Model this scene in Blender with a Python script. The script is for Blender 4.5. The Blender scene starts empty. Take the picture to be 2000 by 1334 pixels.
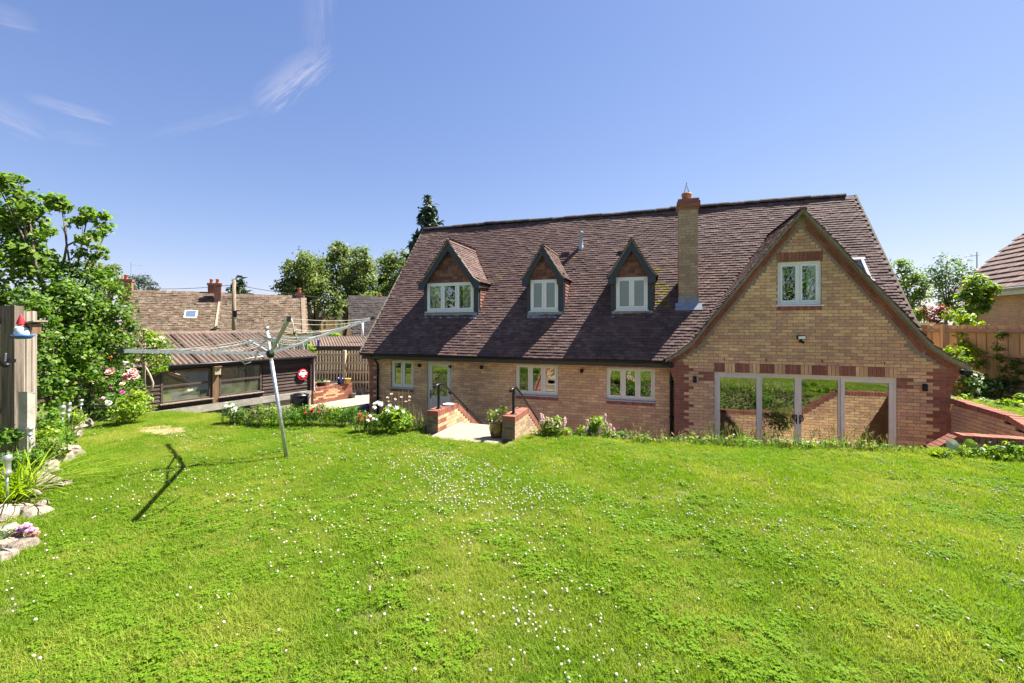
import bpy, math, random
import numpy as np
from mathutils import Vector, Matrix, Euler
random.seed(7); RNG = np.random.default_rng(7)
SC = bpy.context.scene
COL = SC.collection

# ------------------------------------------------------------------ camera, light, exposure
TH, FPX, HY, CZ = 0.326, 829.6, 633.6, 2.05          # yaw, focal length and horizon row of the 2000 px photograph, eye height
cam = bpy.data.cameras.new('camera'); camo = bpy.data.objects.new('camera', cam); COL.objects.link(camo)
camo.location = (0, 0, CZ); camo.rotation_euler = (math.pi/2, 0, TH)
cam.sensor_width = 36; cam.lens = FPX/2000*36; cam.shift_y = (HY-667)/2000
cam.clip_start = .05; cam.clip_end = 3000
SC.camera = camo

SUN_AZ, SUN_EL = math.atan2(.69, .72), math.radians(56)
SUNV = Vector((math.sin(SUN_AZ)*math.cos(SUN_EL), math.cos(SUN_AZ)*math.cos(SUN_EL), math.sin(SUN_EL)))
sun = bpy.data.lights.new('sun', 'SUN'); sun.energy = 4.2; sun.angle = math.radians(.5); sun.color = (1, .95, .86)
suno = bpy.data.objects.new('sun', sun); COL.objects.link(suno); suno.location = (10, 10, 30)
suno.rotation_euler = SUNV.to_track_quat('Z', 'Y').to_euler()

W = bpy.data.worlds.new('World'); SC.world = W; W.use_nodes = True
nt = W.node_tree; N = nt.nodes; L = nt.links
bg = N['Background']; bg.inputs[1].default_value = .08
sky = N.new('ShaderNodeTexSky'); sky.sky_type = 'NISHITA'; sky.sun_disc = False
sky.sun_elevation = SUN_EL; sky.sun_rotation = SUN_AZ
sky.air_density = 1.0; sky.dust_density = .2; sky.ozone_density = 5.0; sky.altitude = 100
def wn(t, **k):
    n = N.new(t)
    for a, b in k.items(): setattr(n, a, b)
    return n
def vmath(op, a, b):
    n = wn('ShaderNodeVectorMath', operation=op)
    for i, v in enumerate((a, b)):
        if hasattr(v, 'is_linked'): L.new(v, n.inputs[i])
        elif v is not None: n.inputs[i].default_value = v
    return n
def smath(op, a, b=None, c=None, clamp=False):
    n = wn('ShaderNodeMath', operation=op); n.use_clamp = clamp
    for i, v in enumerate((a, b, c)):
        if v is None: continue
        if hasattr(v, 'is_linked'): L.new(v, n.inputs[i])
        else: n.inputs[i].default_value = v
    return n.outputs[0]
tc = wn('ShaderNodeTexCoord')
tint = wn('ShaderNodeMix', data_type='RGBA', blend_type='MULTIPLY'); tint.inputs[0].default_value = 1
L.new(sky.outputs[0], tint.inputs[6]); tint.inputs[7].default_value = (.74, .645, .745, 1)
# thin cirrus: streaky noise inside soft elliptical areas of the sky, each given by direction
def skydir(x, y):
    u, v = (x-1000)/FPX, (HY-y)/FPX
    return Vector((u*math.cos(TH)-math.sin(TH), u*math.sin(TH)+math.cos(TH), v)).normalized()
cl = None
for (x0, y0), (x1, y1), wid, amp in (((505, 205), (640, 100), .030, .85), ((615, 110), (625, -60), .03, .28), ((300, 265), (520, 205), .014, .22),
                                    ((60, 190), (220, 236), .011, .55), ((-60, 190), (85, 262), .022, .42), ((-40, 20), (70, 50), .02, .35), ((90, 262), (200, 275), .015, .18)):
    a, b = skydir(x0, y0), skydir(x1, y1); ax = (b-a); ln = ax.length; ax.normalize(); mid = (a+b)/2; nn = ax.cross(mid).normalized()
    dv = vmath('SUBTRACT', tc.outputs['Generated'], mid)
    s = vmath('DOT_PRODUCT', dv.outputs[0], ax).outputs['Value']; t = vmath('DOT_PRODUCT', dv.outputs[0], nn).outputs['Value']
    mp = wn('ShaderNodeCombineXYZ'); L.new(smath('MULTIPLY', smath('ADD', s, smath('MULTIPLY', t, 1.2)), 8), mp.inputs[0]); L.new(smath('MULTIPLY', t, 75), mp.inputs[1])
    nz = wn('ShaderNodeTexNoise'); nz.inputs['Scale'].default_value = 1.6; nz.inputs['Detail'].default_value = 10; nz.inputs['Roughness'].default_value = .62; nz.inputs['Distortion'].default_value = .9
    L.new(mp.outputs[0], nz.inputs['Vector'])
    wob = smath('MULTIPLY_ADD', nz.outputs[0], wid*2.2, -wid*1.1)
    e = smath('ADD', smath('POWER', smath('ABSOLUTE', smath('DIVIDE', s, ln*.62)), 2.5), smath('POWER', smath('ABSOLUTE', smath('DIVIDE', smath('ADD', t, wob), wid)), 2))
    m = smath('POWER', smath('SUBTRACT', 1, e, clamp=True), 1.3)
    m = smath('MULTIPLY', m, smath('MULTIPLY_ADD', nz.outputs[0], 2.6, -.8, clamp=True))
    m = smath('MULTIPLY', m, amp*.75)
    fr = smath('GREATER_THAN', vmath('DOT_PRODUCT', tc.outputs['Generated'], mid).outputs['Value'], .5)
    m = smath('MULTIPLY', m, fr)
    cl = m if cl is None else smath('MAXIMUM', cl, m)
sep = wn('ShaderNodeSeparateColor'); L.new(tint.outputs[2], sep.inputs[0]); com = wn('ShaderNodeCombineColor')
for i, (g_, k_) in enumerate(((.90, .07), (1.0, .13), (1.17, .17))):       # hazy summer sky: soften the white towards the horizon
    L.new(smath('DIVIDE', smath('MULTIPLY', sep.outputs[i], g_), smath('MULTIPLY_ADD', sep.outputs[i], k_, 1.0)), com.inputs[i])
cm = wn('ShaderNodeMix', data_type='RGBA'); L.new(cl, cm.inputs[0]); L.new(com.outputs[0], cm.inputs[6]); cm.inputs[7].default_value = (2.3, 2.25, 2.7, 1)
L.new(cm.outputs[2], bg.inputs[0])
vs = SC.view_settings; vs.view_transform = 'Standard'; vs.look = 'None'; vs.exposure = 2.05; vs.gamma = 1; vs.use_curve_mapping = False
SC.render.engine = 'CYCLES'
SC.cycles.max_bounces = 8; SC.cycles.transparent_max_bounces = 12; SC.cycles.use_adaptive_sampling = True; SC.cycles.use_denoising = True

def at(x, y, Y=None, Z=None, d=None, X=None):
    """world point seen at pixel (x, y) of the 2000 px photograph: on a plane Y, a height Z, a plane X, or a depth d"""
    u, v = (x-1000)/FPX, (HY-y)/FPX
    r = Vector((u*math.cos(TH)-math.sin(TH), u*math.sin(TH)+math.cos(TH), v))
    if Y is not None: k = Y/r.y
    elif Z is not None: k = (Z-CZ)/r.z
    elif X is not None: k = X/r.x
    else: k = d
    return Vector((0, 0, CZ))+r*k

# ------------------------------------------------------------------ materials
def principled(name):
    m = bpy.data.materials.new(name); m.use_nodes = True
    return m, m.node_tree, m.node_tree.nodes['Principled BSDF']
def M(name, c, rough=.8, var=.2, scale=12, c2=None, bump=0, bscale=60, spec=.3, metal=0, stretch=None, fine=0):
    """plain surface: colour c varied by noise (towards c2 or lighter and darker), a fine relief, optional grain stretched along an axis"""
    m, t, b = principled(name); n, l = t.nodes, t.links
    co = n.new('ShaderNodeTexCoord'); src = co.outputs['Object']
    if stretch:
        mp = n.new('ShaderNodeMapping'); mp.inputs['Scale'].default_value = stretch; l.new(src, mp.inputs[0]); src = mp.outputs[0]
    z = n.new('ShaderNodeTexNoise'); z.inputs['Scale'].default_value = scale; z.inputs['Detail'].default_value = 5; z.inputs['Roughness'].default_value = .65
    l.new(src, z.inputs['Vector'])
    r = n.new('ShaderNodeValToRGB'); e = r.color_ramp.elements
    a = tuple(max(0, x*(1-var)) for x in c); k = c2 if c2 else tuple(min(1, x*(1+var)) for x in c)
    e[0].position = .32; e[0].color = (*a, 1); e[1].position = .68; e[1].color = (*k, 1)
    l.new(z.outputs[0], r.inputs[0]); l.new(r.outputs[0], b.inputs['Base Color'])
    b.inputs['Roughness'].default_value = rough; b.inputs['Specular IOR Level'].default_value = spec; b.inputs['Metallic'].default_value = metal
    if bump:
        z2 = n.new('ShaderNodeTexNoise'); z2.inputs['Scale'].default_value = bscale; z2.inputs['Detail'].default_value = 4; l.new(src, z2.inputs['Vector'])
        bp = n.new('ShaderNodeBump'); bp.inputs['Strength'].default_value = bump; bp.inputs['Distance'].default_value = .02
        l.new(z2.outputs[0], bp.inputs['Height']); l.new(bp.outputs[0], b.inputs['Normal'])
    return m
def weathered(name, c, spot, amount=.35, scale=9, rough=.85, bump=.5, var=.25):
    """brick or tile body with lichen or soot spots of colour `spot`; noise runs in world space so neighbours differ"""
    m, t, b = principled(name); n, l = t.nodes, t.links
    g = n.new('ShaderNodeNewGeometry'); oi = n.new('ShaderNodeObjectInfo')
    z = n.new('ShaderNodeTexNoise'); z.inputs['Scale'].default_value = scale*4; z.inputs['Detail'].default_value = 4; l.new(g.outputs['Position'], z.inputs['Vector'])
    z1 = n.new('ShaderNodeTexNoise'); z1.inputs['Scale'].default_value = scale; z1.inputs['Detail'].default_value = 6; z1.inputs['Roughness'].default_value = .7; l.new(g.outputs['Position'], z1.inputs['Vector'])
    r = n.new('ShaderNodeValToRGB'); e = r.color_ramp.elements
    e[0].position = .3; e[0].color = (*[x*(1-var) for x in c], 1); e[1].position = .7; e[1].color = (*[x*(1+var) for x in c], 1); l.new(z.outputs[0], r.inputs[0])
    r2 = n.new('ShaderNodeValToRGB'); r2.color_ramp.elements[0].position = .5; r2.color_ramp.elements[1].position = .72; l.new(z1.outputs[0], r2.inputs[0])
    mu = n.new('ShaderNodeMath'); mu.operation = 'MULTIPLY'; mu.inputs[1].default_value = amount; l.new(r2.outputs[0], mu.inputs[0])
    mx = n.new('ShaderNodeMix'); mx.data_type = 'RGBA'; l.new(mu.outputs[0], mx.inputs[0]); l.new(r.outputs[0], mx.inputs[6]); mx.inputs[7].default_value = (*spot, 1)
    z3 = n.new('ShaderNodeTexNoise'); z3.inputs['Scale'].default_value = .9; z3.inputs['Detail'].default_value = 5; z3.inputs['Roughness'].default_value = .6; l.new(g.outputs['Position'], z3.inputs['Vector'])
    mr = n.new('ShaderNodeMapRange'); mr.inputs[1].default_value = .3; mr.inputs[2].default_value = .7; mr.inputs[3].default_value = .8; mr.inputs[4].default_value = 1.18; l.new(z3.outputs[0], mr.inputs[0])
    sc_ = n.new('ShaderNodeVectorMath'); sc_.operation = 'SCALE'; l.new(mx.outputs[2], sc_.inputs[0]); l.new(mr.outputs[0], sc_.inputs['Scale'])
    l.new(sc_.outputs[0], b.inputs['Base Color']); b.inputs['Roughness'].default_value = rough; b.inputs['Specular IOR Level'].default_value = .2
    bp = n.new('ShaderNodeBump'); bp.inputs['Strength'].default_value = bump; bp.inputs['Distance'].default_value = .01; l.new(z.outputs[0], bp.inputs['Height']); l.new(bp.outputs[0], b.inputs['Normal'])
    return m
def leafmat(name, c, c2, transl=.35, rough=.5, patch=None, pscale=.6, spec=.35):
    """leaf: colour between c and c2 by leaf (island), light let through, optional world-space patches of another colour"""
    m, t, b = principled(name); n, l = t.nodes, t.links
    g = n.new('ShaderNodeNewGeometry'); mx = n.new('ShaderNodeMix'); mx.data_type = 'RGBA'
    l.new(g.outputs['Random Per Island'], mx.inputs[0]); mx.inputs[6].default_value = (*c, 1); mx.inputs[7].default_value = (*c2, 1)
    o = mx.outputs[2]
    if patch:
        z = n.new('ShaderNodeTexNoise'); z.inputs['Scale'].default_value = pscale; z.inputs['Detail'].default_value = 5; z.inputs['Roughness'].default_value = .6; l.new(g.outputs['Position'], z.inputs['Vector'])
        r = n.new('ShaderNodeValToRGB'); r.color_ramp.elements[0].position = .42; r.color_ramp.elements[1].position = .66; l.new(z.outputs[0], r.inputs[0])
        m2 = n.new('ShaderNodeMix'); m2.data_type = 'RGBA'; l.new(r.outputs[0], m2.inputs[0]); l.new(o, m2.inputs[6]); m2.inputs[7].default_value = (*patch, 1); o = m2.outputs[2]
    l.new(o, b.inputs['Base Color']); b.inputs['Roughness'].default_value = rough; b.inputs['Specular IOR Level'].default_value = spec
    tr = n.new('ShaderNodeBsdfTranslucent'); hs = n.new('ShaderNodeHueSaturation'); hs.inputs['Value'].default_value = 1.5; hs.inputs['Saturation'].default_value = 1.1; l.new(o, hs.inputs['Color']); l.new(hs.outputs[0], tr.inputs[0])
    ms = n.new('ShaderNodeMixShader'); ms.inputs[0].default_value = transl; l.new(b.outputs[0], ms.inputs[1]); l.new(tr.outputs[0], ms.inputs[2])
    l.new(ms.outputs[0], n['Material Output'].inputs[0])
    return m
def glassmat(name, refl=.35, tintc=(.8, .85, .82), rough=.0, painted_refl=0):
    m, t, b = principled(name); n, l = t.nodes, t.links; n.remove(b)
    gl = n.new('ShaderNodeBsdfGlossy'); gl.inputs['Roughness'].default_value = rough; gl.inputs['Color'].default_value = (.95, .97, 1, 1)
    tr = n.new('ShaderNodeBsdfTransparent'); tr.inputs[0].default_value = (*tintc, 1)
    z = n.new('ShaderNodeTexNoise'); z.inputs['Scale'].default_value = 2.2; co = n.new('ShaderNodeTexCoord'); l.new(co.outputs['Object'], z.inputs['Vector'])
    bp = n.new('ShaderNodeBump'); bp.inputs['Strength'].default_value = .05; bp.inputs['Distance'].default_value = .02; l.new(z.outputs[0], bp.inputs['Height']); l.new(bp.outputs[0], gl.inputs['Normal'])
    ms = n.new('ShaderNodeMixShader'); ms.inputs[0].default_value = refl; l.new(tr.outputs[0], ms.inputs[1]); l.new(gl.outputs[0], ms.inputs[2]); l.new(ms.outputs[0], n['Material Output'].inputs[0])
    if painted_refl:                                             # greenish diffuse film, painted in for the foliage the panes should mirror
        df = n.new('ShaderNodeBsdfDiffuse'); df.inputs[0].default_value = (.30, .33, .19, 1); z2 = n.new('ShaderNodeTexNoise'); z2.inputs['Scale'].default_value = 3.5; z2.inputs['Detail'].default_value = 6; l.new(co.outputs['Object'], z2.inputs['Vector'])
        mr = n.new('ShaderNodeMapRange'); mr.inputs[1].default_value = .3; mr.inputs[2].default_value = .7; mr.inputs[3].default_value = painted_refl*.4; mr.inputs[4].default_value = painted_refl*1.8; l.new(z2.outputs[0], mr.inputs[0])
        m2 = n.new('ShaderNodeMixShader'); l.new(mr.outputs[0], m2.inputs[0]); l.new(ms.outputs[0], m2.inputs[1]); l.new(df.outputs[0], m2.inputs[2]); l.new(m2.outputs[0], n['Material Output'].inputs[0])
    return m

BUFF = [weathered('buff_brick_%d' % i, c, (.20, .15, .12), .35, 11, .9, .5, .18) for i, c in enumerate(
    [(.67, .44, .23), (.59, .355, .20), (.63, .39, .21), (.55, .32, .20), (.70, .48, .255), (.51, .295, .19)])]
RED = [weathered('red_brick_%d' % i, c, (.16, .08, .06), .3, 11, .9, .5, .16) for i, c in enumerate([(.275, .105, .072), (.24, .09, .064), (.305, .125, .085)])]
CHB3 = [weathered('chimney_stack_brick_%d' % i, c, (.19, .17, .13), .5, 9, .92, .6, .2) for i, c in enumerate([(.42, .30, .19), (.36, .255, .17), (.46, .335, .215)])]
DARKBRICK = [weathered('dark_brick_%d' % i, c, (.07, .065, .035), .6, 9, .95, .6, .3) for i, c in enumerate([(.17, .125, .075), (.21, .15, .09), (.13, .10, .065)])]  # darker bricks for the near end faces of the stair walls
WORN = [weathered('weathered_brick_%d' % i, c, (.14, .11, .075), .6, 9, .95, .6, .25) for i, c in enumerate([(.40, .28, .17), (.33, .23, .15), (.46, .33, .20)])]
MORTAR = M('mortar', (.27, .215, .16), .95, .2, 14, bump=.4, bscale=120)
TILES = [weathered('roof_tile_%d' % i, c, s, a, 7, .85, .8, .25) for i, (c, s, a) in enumerate(
    [((.118, .069, .061), (.22, .17, .14), .22), ((.100, .059, .055), (.20, .16, .135), .22), ((.136, .081, .070), (.25, .195, .16), .3), ((.112, .073, .060), (.17, .13, .07), .35), ((.090, .054, .052), (.17, .14, .12), .22), ((.146, .095, .082), (.28, .225, .18), .35)])]
MOSS = M('moss', (.10, .085, .03), .95, .4, 18, (.26, .22, .025), bump=.9)
HANG = [weathered('hung_tile_%d' % i, c, (.24, .17, .13), .4, 8, .85, .5, .25) for i, c in enumerate([(.20, .085, .06), (.16, .07, .055), (.23, .12, .085), (.13, .06, .05)])]
SLATEGREY = M('slate_grey_paint', (.042, .048, .062), .5, .1, 6)
DARKFASCIA = M('dark_fascia', (.05, .042, .045), .45, .12, 6)
BLACKPL = M('black_plastic', (.012, .012, .014), .35, .2, 10)
CREAM = M('cream_window_frame', (.70, .67, .58), .4, .04, 6)
TAUPE = M('taupe_frame', (.62, .57, .50), .4, .05, 6)
SILLM = M('grey_sill', (.42, .44, .47), .45, .06, 8)
LEAD = M('lead', (.24, .27, .33), .5, .25, 9)
CEMENT = weathered('verge_cement', (.25, .225, .17), (.12, .11, .06), .6, 10, .95, .7)
DARKROOM = M('interior_wall', (.22, .20, .18), .9, .1, 3)
UNDER = M('roof_underlay', (.03, .026, .026), .95, .2, 5)
GLASS = glassmat('window_glass', .20); GLASSD = glassmat('door_glass', .22); GLASSS = glassmat('shed_glass', .34, (.75, .8, .7), painted_refl=.2); GLASSU = glassmat('upper_window_glass', .15); GLASSF = glassmat('frosted_glass', .22, (.55, .6, .6), .35)
CURTAIN = M('curtain_cloth', (.72, .62, .54), .9, .15, 4, stretch=(14, 14, .6))
NET = M('net_curtain', (.74, .75, .77), .9, .2, 5, stretch=(9, 9, .4))
BLINDM = M('blind_cloth', (.7, .64, .5), .9, .05, 5)
GALV = M('galvanised_steel', (.50, .52, .54), .38, .2, 22, metal=.75, spec=.5)
GALVD = M('weathered_aluminium', (.36, .385, .41), .5, .25, 26, metal=.45, spec=.5)
CORD = M('washing_line_cord', (.44, .42, .36), .8, .15, 30)
def wood(name, c, c2, st=(1, 1, 12), sc=6): return M(name, c, .85, .3, sc, c2, bump=.5, bscale=14, stretch=st)
FENCEW = [wood('fence_board_wood_%d' % i, c, d, (30, 30, 1.2), 1.2) for i, (c, d) in enumerate([((.33, .235, .155), (.46, .35, .245)), ((.28, .20, .14), (.40, .30, .21)), ((.38, .27, .18), (.50, .385, .28))])]
OLDWOOD = [wood('weathered_oak_%d' % i, c, d, (22, 22, 1.0), 1.4) for i, (c, d) in enumerate([((.21, .165, .125), (.36, .30, .24)), ((.26, .21, .16), (.42, .36, .29))])]
PALEW = [wood('pale_trellis_wood_%d' % i, c, d, (25, 25, 2), 1.4) for i, (c, d) in enumerate([((.54, .42, .25), (.70, .57, .38)), ((.58, .46, .30), (.74, .62, .44))])]
BOARDS = [wood('dark_weatherboard_%d' % i, c, d, (2, 2, 30), 1.6) for i, (c, d) in enumerate([((.045, .03, .026), (.13, .092, .076)), ((.075, .05, .042), (.165, .118, .098)), ((.048, .033, .029), (.11, .078, .066))])]
SHADEPOST = wood('shade_dark_weathered_post', (.13, .10, .075), (.24, .19, .15), (22, 22, 1.0), 1.4)  # left fence post: shade of its front face put into the wood colour
POSTW = wood('brown_post_wood', (.22, .13, .07), (.34, .21, .12), (22, 22, 1.2), 1.4)
CONC = M('concrete', (.36, .33, .27), .9, .25, 4, bump=.4, bscale=30)
PALESLAB = M('pale_paving', (.30, .25, .18), .85, .14, 5, bump=.3, bscale=40)
CORR = weathered('corrugated_sheet', (.145, .10, .078), (.22, .18, .145), .5, 5, .85, .4, .3)
STONE = [M('limestone_%d' % i, c, .9, .3, 9, d, bump=.8, bscale=22) for i, (c, d) in enumerate([((.30, .25, .18), (.48, .41, .32)), ((.24, .19, .145), (.40, .33, .26)), ((.33, .26, .20), (.50, .42, .35))])]
TERRA = M('terracotta', (.42, .17, .085), .75, .2, 14)
SOIL = M('soil', (.12, .08, .055), .95, .35, 16, (.22, .16, .11), bump=.8, bscale=50)
BARK = M('bark', (.12, .09, .065), .95, .35, 10, (.22, .18, .14), bump=.9, bscale=18, stretch=(6, 6, 1))
WHITEP = M('white_paint', (.78, .78, .76), .5, .05, 8)

# ------------------------------------------------------------------ geometry helpers
class MB:
    def __init__(s): s.v, s.f, s.m = [], [], []
    def add(s, vs, fs, mi=0):
        b = len(s.v); s.v.extend([tuple(p) for p in vs]); s.f.extend([tuple(i+b for i in f) for f in fs]); s.m.extend([mi]*len(fs)); return s
    def box(s, a, b, mi=0):
        x0, y0, z0 = a; x1, y1, z1 = b
        return s.add([(x0, y0, z0), (x1, y0, z0), (x1, y1, z0), (x0, y1, z0), (x0, y0, z1), (x1, y0, z1), (x1, y1, z1), (x0, y1, z1)],
                     [(0, 3, 2, 1), (4, 5, 6, 7), (0, 1, 5, 4), (1, 2, 6, 5), (2, 3, 7, 6), (3, 0, 4, 7)], mi)
    def bar(s, p, q, w, h, up=(0, 0, 1), mi=0):
        """rectangular bar from p to q, w across, h along up"""
        p, q = Vector(p), Vector(q); d = (q-p).normalized(); up = Vector(up)
        x = d.cross(up)
        if x.length < 1e-4: x = d.cross(Vector((1, 0, 0)))
        x.normalize(); y = x.cross(d).normalized(); x *= w/2; y *= h/2
        return s.add([p-x-y, p+x-y, p+x+y, p-x+y, q-x-y, q+x-y, q+x+y, q-x+y], [(0, 1, 2, 3), (7, 6, 5, 4), (0, 4, 5, 1), (1, 5, 6, 2), (2, 6, 7, 3), (3, 7, 4, 0)], mi)
    def tube(s, pts, r, n=8, mi=0, caps=True):
        pts = [Vector(p) for p in pts]; rs = r if isinstance(r, (list, tuple)) else [r]*len(pts)
        b = len(s.v); prev = None
        for i, p in enumerate(pts):
            d = (pts[min(i+1, len(pts)-1)]-pts[max(i-1, 0)]); d = d.normalized() if d.length > 1e-9 else Vector((0, 0, 1))
            if prev is None: x = d.cross(Vector((0, 0, 1))); x = x if x.length > .05 else d.cross(Vector((1, 0, 0)))
            else: x = prev-d*prev.dot(d)
            x.normalize(); prev = x; y = d.cross(x)
            for k in range(n):
                a = 2*math.pi*k/n; s.v.append(tuple(p+(x*math.cos(a)+y*math.sin(a))*rs[i]))
        for i in range(len(pts)-1):
            for k in range(n):
                k2 = (k+1) % n; s.f.append((b+i*n+k, b+i*n+k2, b+(i+1)*n+k2, b+(i+1)*n+k)); s.m.append(mi)
        if caps:
            s.f.append(tuple(b+k for k in range(n-1, -1, -1))); s.m.append(mi)
            s.f.append(tuple(b+(len(pts)-1)*n+k for k in range(n))); s.m.append(mi)
        return s
    def lathe(s, c, prof, n=20, mi=0):
        """surface of revolution about the vertical through c; prof = [(r, z)]"""
        b = len(s.v)
        for r, z in prof:
            for k in range(n):
                a = 2*math.pi*k/n; s.v.append((c[0]+r*math.cos(a), c[1]+r*math.sin(a), c[2]+z))
        for i in range(len(prof)-1):
            for k in range(n):
                k2 = (k+1) % n; s.f.append((b+i*n+k, b+i*n+k2, b+(i+1)*n+k2, b+(i+1)*n+k)); s.m.append(mi)
        return s
    def ball(s, c, r, n=8, mi=0, sq=(1, 1, 1), jit=0):
        b = len(s.v); rows = max(3, n//2)
        for i in range(rows+1):
            ph = math.pi*i/rows
            for k in range(n):
                a = 2*math.pi*k/n; rr = r*(1+random.uniform(-jit, jit))
                s.v.append((c[0]+rr*sq[0]*math.sin(ph)*math.cos(a), c[1]+rr*sq[1]*math.sin(ph)*math.sin(a), c[2]+rr*sq[2]*math.cos(ph)))
        for i in range(rows):
            for k in range(n):
                k2 = (k+1) % n; s.f.append((b+i*n+k, b+(i+1)*n+k, b+(i+1)*n+k2, b+i*n+k2)); s.m.append(mi)
        return s
    def prism(s, poly, depth, mi=0):
        """polygon (list of 3D points) pushed along the vector depth"""
        n = len(poly); d = Vector(depth); a = [Vector(p) for p in poly]
        s.add(a+[p+d for p in a], [tuple(range(n)), tuple(range(2*n-1, n-1, -1))]+[(i, i+n, (i+1) % n+n, (i+1) % n) for i in range(n)], mi); return s
    def mesh(s, name, mats, smooth=False):
        me = bpy.data.meshes.new(name); me.from_pydata(s.v, [], s.f)
        for m in (mats if isinstance(mats, (list, tuple)) else [mats]): me.materials.append(m)
        if any(s.m): me.polygons.foreach_set('material_index', s.m)
        if smooth: me.polygons.foreach_set('use_smooth', [True]*len(s.f))
        me.update(); return me
    def build(s, name, mats, parent=None, smooth=False): return link(name, s.mesh(name, mats, smooth), parent)

def link(name, data, parent=None, mw=None):
    o = bpy.data.objects.new(name, data); COL.objects.link(o)
    if parent is not None:
        o.parent = parent
        w = WORLD.get(parent.name, Matrix())
        o.matrix_parent_inverse = w.inverted()
    if mw is not None: o.matrix_basis = mw
    WORLD[o.name] = mw.copy() if mw is not None else Matrix()
    return o
WORLD = {}
def tag(o, label, cat, group=None, kind=None):
    if label: o['label'] = label
    if cat: o['category'] = cat
    if group: o['group'] = group
    if kind: o['kind'] = kind
    return o
def thing(name, label, cat, loc=(0, 0, 0), group=None):
    o = link(name, None, None, Matrix.Translation(Vector(loc))); o.empty_display_size = .2
    return tag(o, label, cat, group)
def stuff(o): o['kind'] = 'stuff'; return o
def struct(o, label=None): o['kind'] = 'structure'; return tag(o, label, None)

def project_area(c, w, h, nrm):
    d = c-Vector((0, 0, CZ)); dep = -d.x*math.sin(TH)+d.y*math.cos(TH)
    if dep < .3: return 0
    px = 1000+FPX*(d.x*math.cos(TH)+d.y*math.sin(TH))/dep; py = HY-FPX*d.z/dep
    if not (-20 < px < 2020 and -20 < py < 1350): return 0
    return w*h*abs(nrm.dot(d.normalized()))/dep/dep

class Pieces:
    """many alike pieces placed by matrix: the 300 that show largest become objects, the rest one joined part"""
    def __init__(s, v, f): s.tv, s.tf, s.items = np.array(v, float), f, []
    def put(s, mat, mi, area=0): s.items.append((mat, mi, area))
    def finish(s, name, mats, parent, limit=300, rest=None):
        it = sorted(range(len(s.items)), key=lambda i: -s.items[i][2]); own = [i for i in it[:limit] if s.items[i][2] > 0]; ownset = set(own)
        meshes = {}
        for i in own:
            mat, mi, _ = s.items[i]
            if mi not in meshes:
                me = bpy.data.meshes.new(name); me.from_pydata(s.tv.tolist(), [], s.tf); me.materials.append(mats[mi]); me.update(); meshes[mi] = me
            link(name, meshes[mi], parent, mat)
        left = [i for i in range(len(s.items)) if i not in ownset]
        if left:
            hv = np.c_[s.tv, np.ones(len(s.tv))]; k = len(s.tv); V = np.empty((len(left)*k, 3)); F = []; MI = []
            for q, i in enumerate(left):
                mat, mi, _ = s.items[i]; V[q*k:(q+1)*k] = (hv @ np.array(mat).T)[:, :3]
                F.extend([tuple(a+q*k for a in f) for f in s.tf]); MI.extend([mi]*len(s.tf))
            me = bpy.data.meshes.new(rest or name); me.from_pydata(V.tolist(), [], F)
            for m in mats: me.materials.append(m)
            me.polygons.foreach_set('material_index', MI); me.update()
            stuff(link(rest or name, me, parent))
BOXV = [(-.5, -.5, -.5), (.5, -.5, -.5), (.5, .5, -.5), (-.5, .5, -.5), (-.5, -.5, .5), (.5, -.5, .5), (.5, .5, .5), (-.5, .5, .5)]
BOXF = [(0, 3, 2, 1), (4, 5, 6, 7), (0, 1, 5, 4), (1, 2, 6, 5), (2, 3, 7, 6), (3, 0, 4, 7)]
def frame(o, x, y, z, sx=1, sy=1, sz=1):
    m = Matrix.Identity(4)
    for i, (a, k) in enumerate(((x, sx), (y, sy), (z, sz))):
        for r in range(3): m[r][i] = a[r]*k
    for r in range(3): m[r][3] = o[r]
    return m
# ------------------------------------------------------------------ ground
FLOOR = -1.22
EX = [-16, -10.6, -6.6, -4.75, -.7, 1.76, 3.7, 5.3, 8, 14]; EY = [6.4, 6.72, 6.95, 7.1, 7.6, 8.0, 8.36, 8.66, 8.9, 9.2]
BX = [-16, -10.9, -8.4, -7.3, -6.5, -5.75, -5.2]; BY = [7.4, 5.3, 3.75, 3.1, 2.55, 2.0, 1.0]      # stone edging of the left bed
def edge(x): return float(np.interp(x, EX, EY))
def bedline(x): return float(np.interp(x, BX, BY)) if x < -5.2 else -9
def sm(t): t = min(1, max(0, t)); return t*t*(3-2*t)
def gz(x, y):
    z = .025*math.sin(x*1.3+.4)*math.sin(y*1.1+1)+.012*math.sin(x*3.1+y*2.3)
    if x > 6.02: return z*.5+.37*sm((y-8.0)/1.6)
    e = edge(x)
    if -4.0 < x < -2.45 and y > 7.0: return -1.3
    if x < -9.2: run, low = 1.5, FLOOR-.03
    elif x < -4: run, low = 1.7, FLOOR-.03
    elif x < 4.2: run, low = 1.3, -.60
    else: run, low = 1.5, -.12
    z += (low-z)*sm((y-e-.02)/run)
    if y > 9.12 and x > -4.2: z = FLOOR-.03
    if y > e+1.7 and x <= -4.2: z = FLOOR-.03
    b = np.interp(x, BX, BY) if x < -5.2 else -9
    if x < -5.2 and y < b and False: z += .1
    return z
def axis(a, b, step, outs):
    c = list(np.arange(a, b+1e-6, step)); lo = [a-o for o in outs][::-1]; hi = [b+o for o in outs]
    return lo+c+hi
xs = axis(-16, 14, .2, [1, 3, 7, 15, 30, 60, 120, 300, 900]); ys = axis(-3, 14, .2, [1, 3, 7, 15, 30, 60, 120, 300, 900])
xs = sorted(xs+[6.0, 6.03, -4.02, -3.99, -2.46, -2.43]); ys = sorted(ys+[9.1, 9.13, 7.01])
V = [(x, y, gz(x, y) if -20 < x < 16 and -5 < y < 22 else (0 if y < 3 or x > 6.02 else FLOOR-.03)) for y in ys for x in xs]
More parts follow.
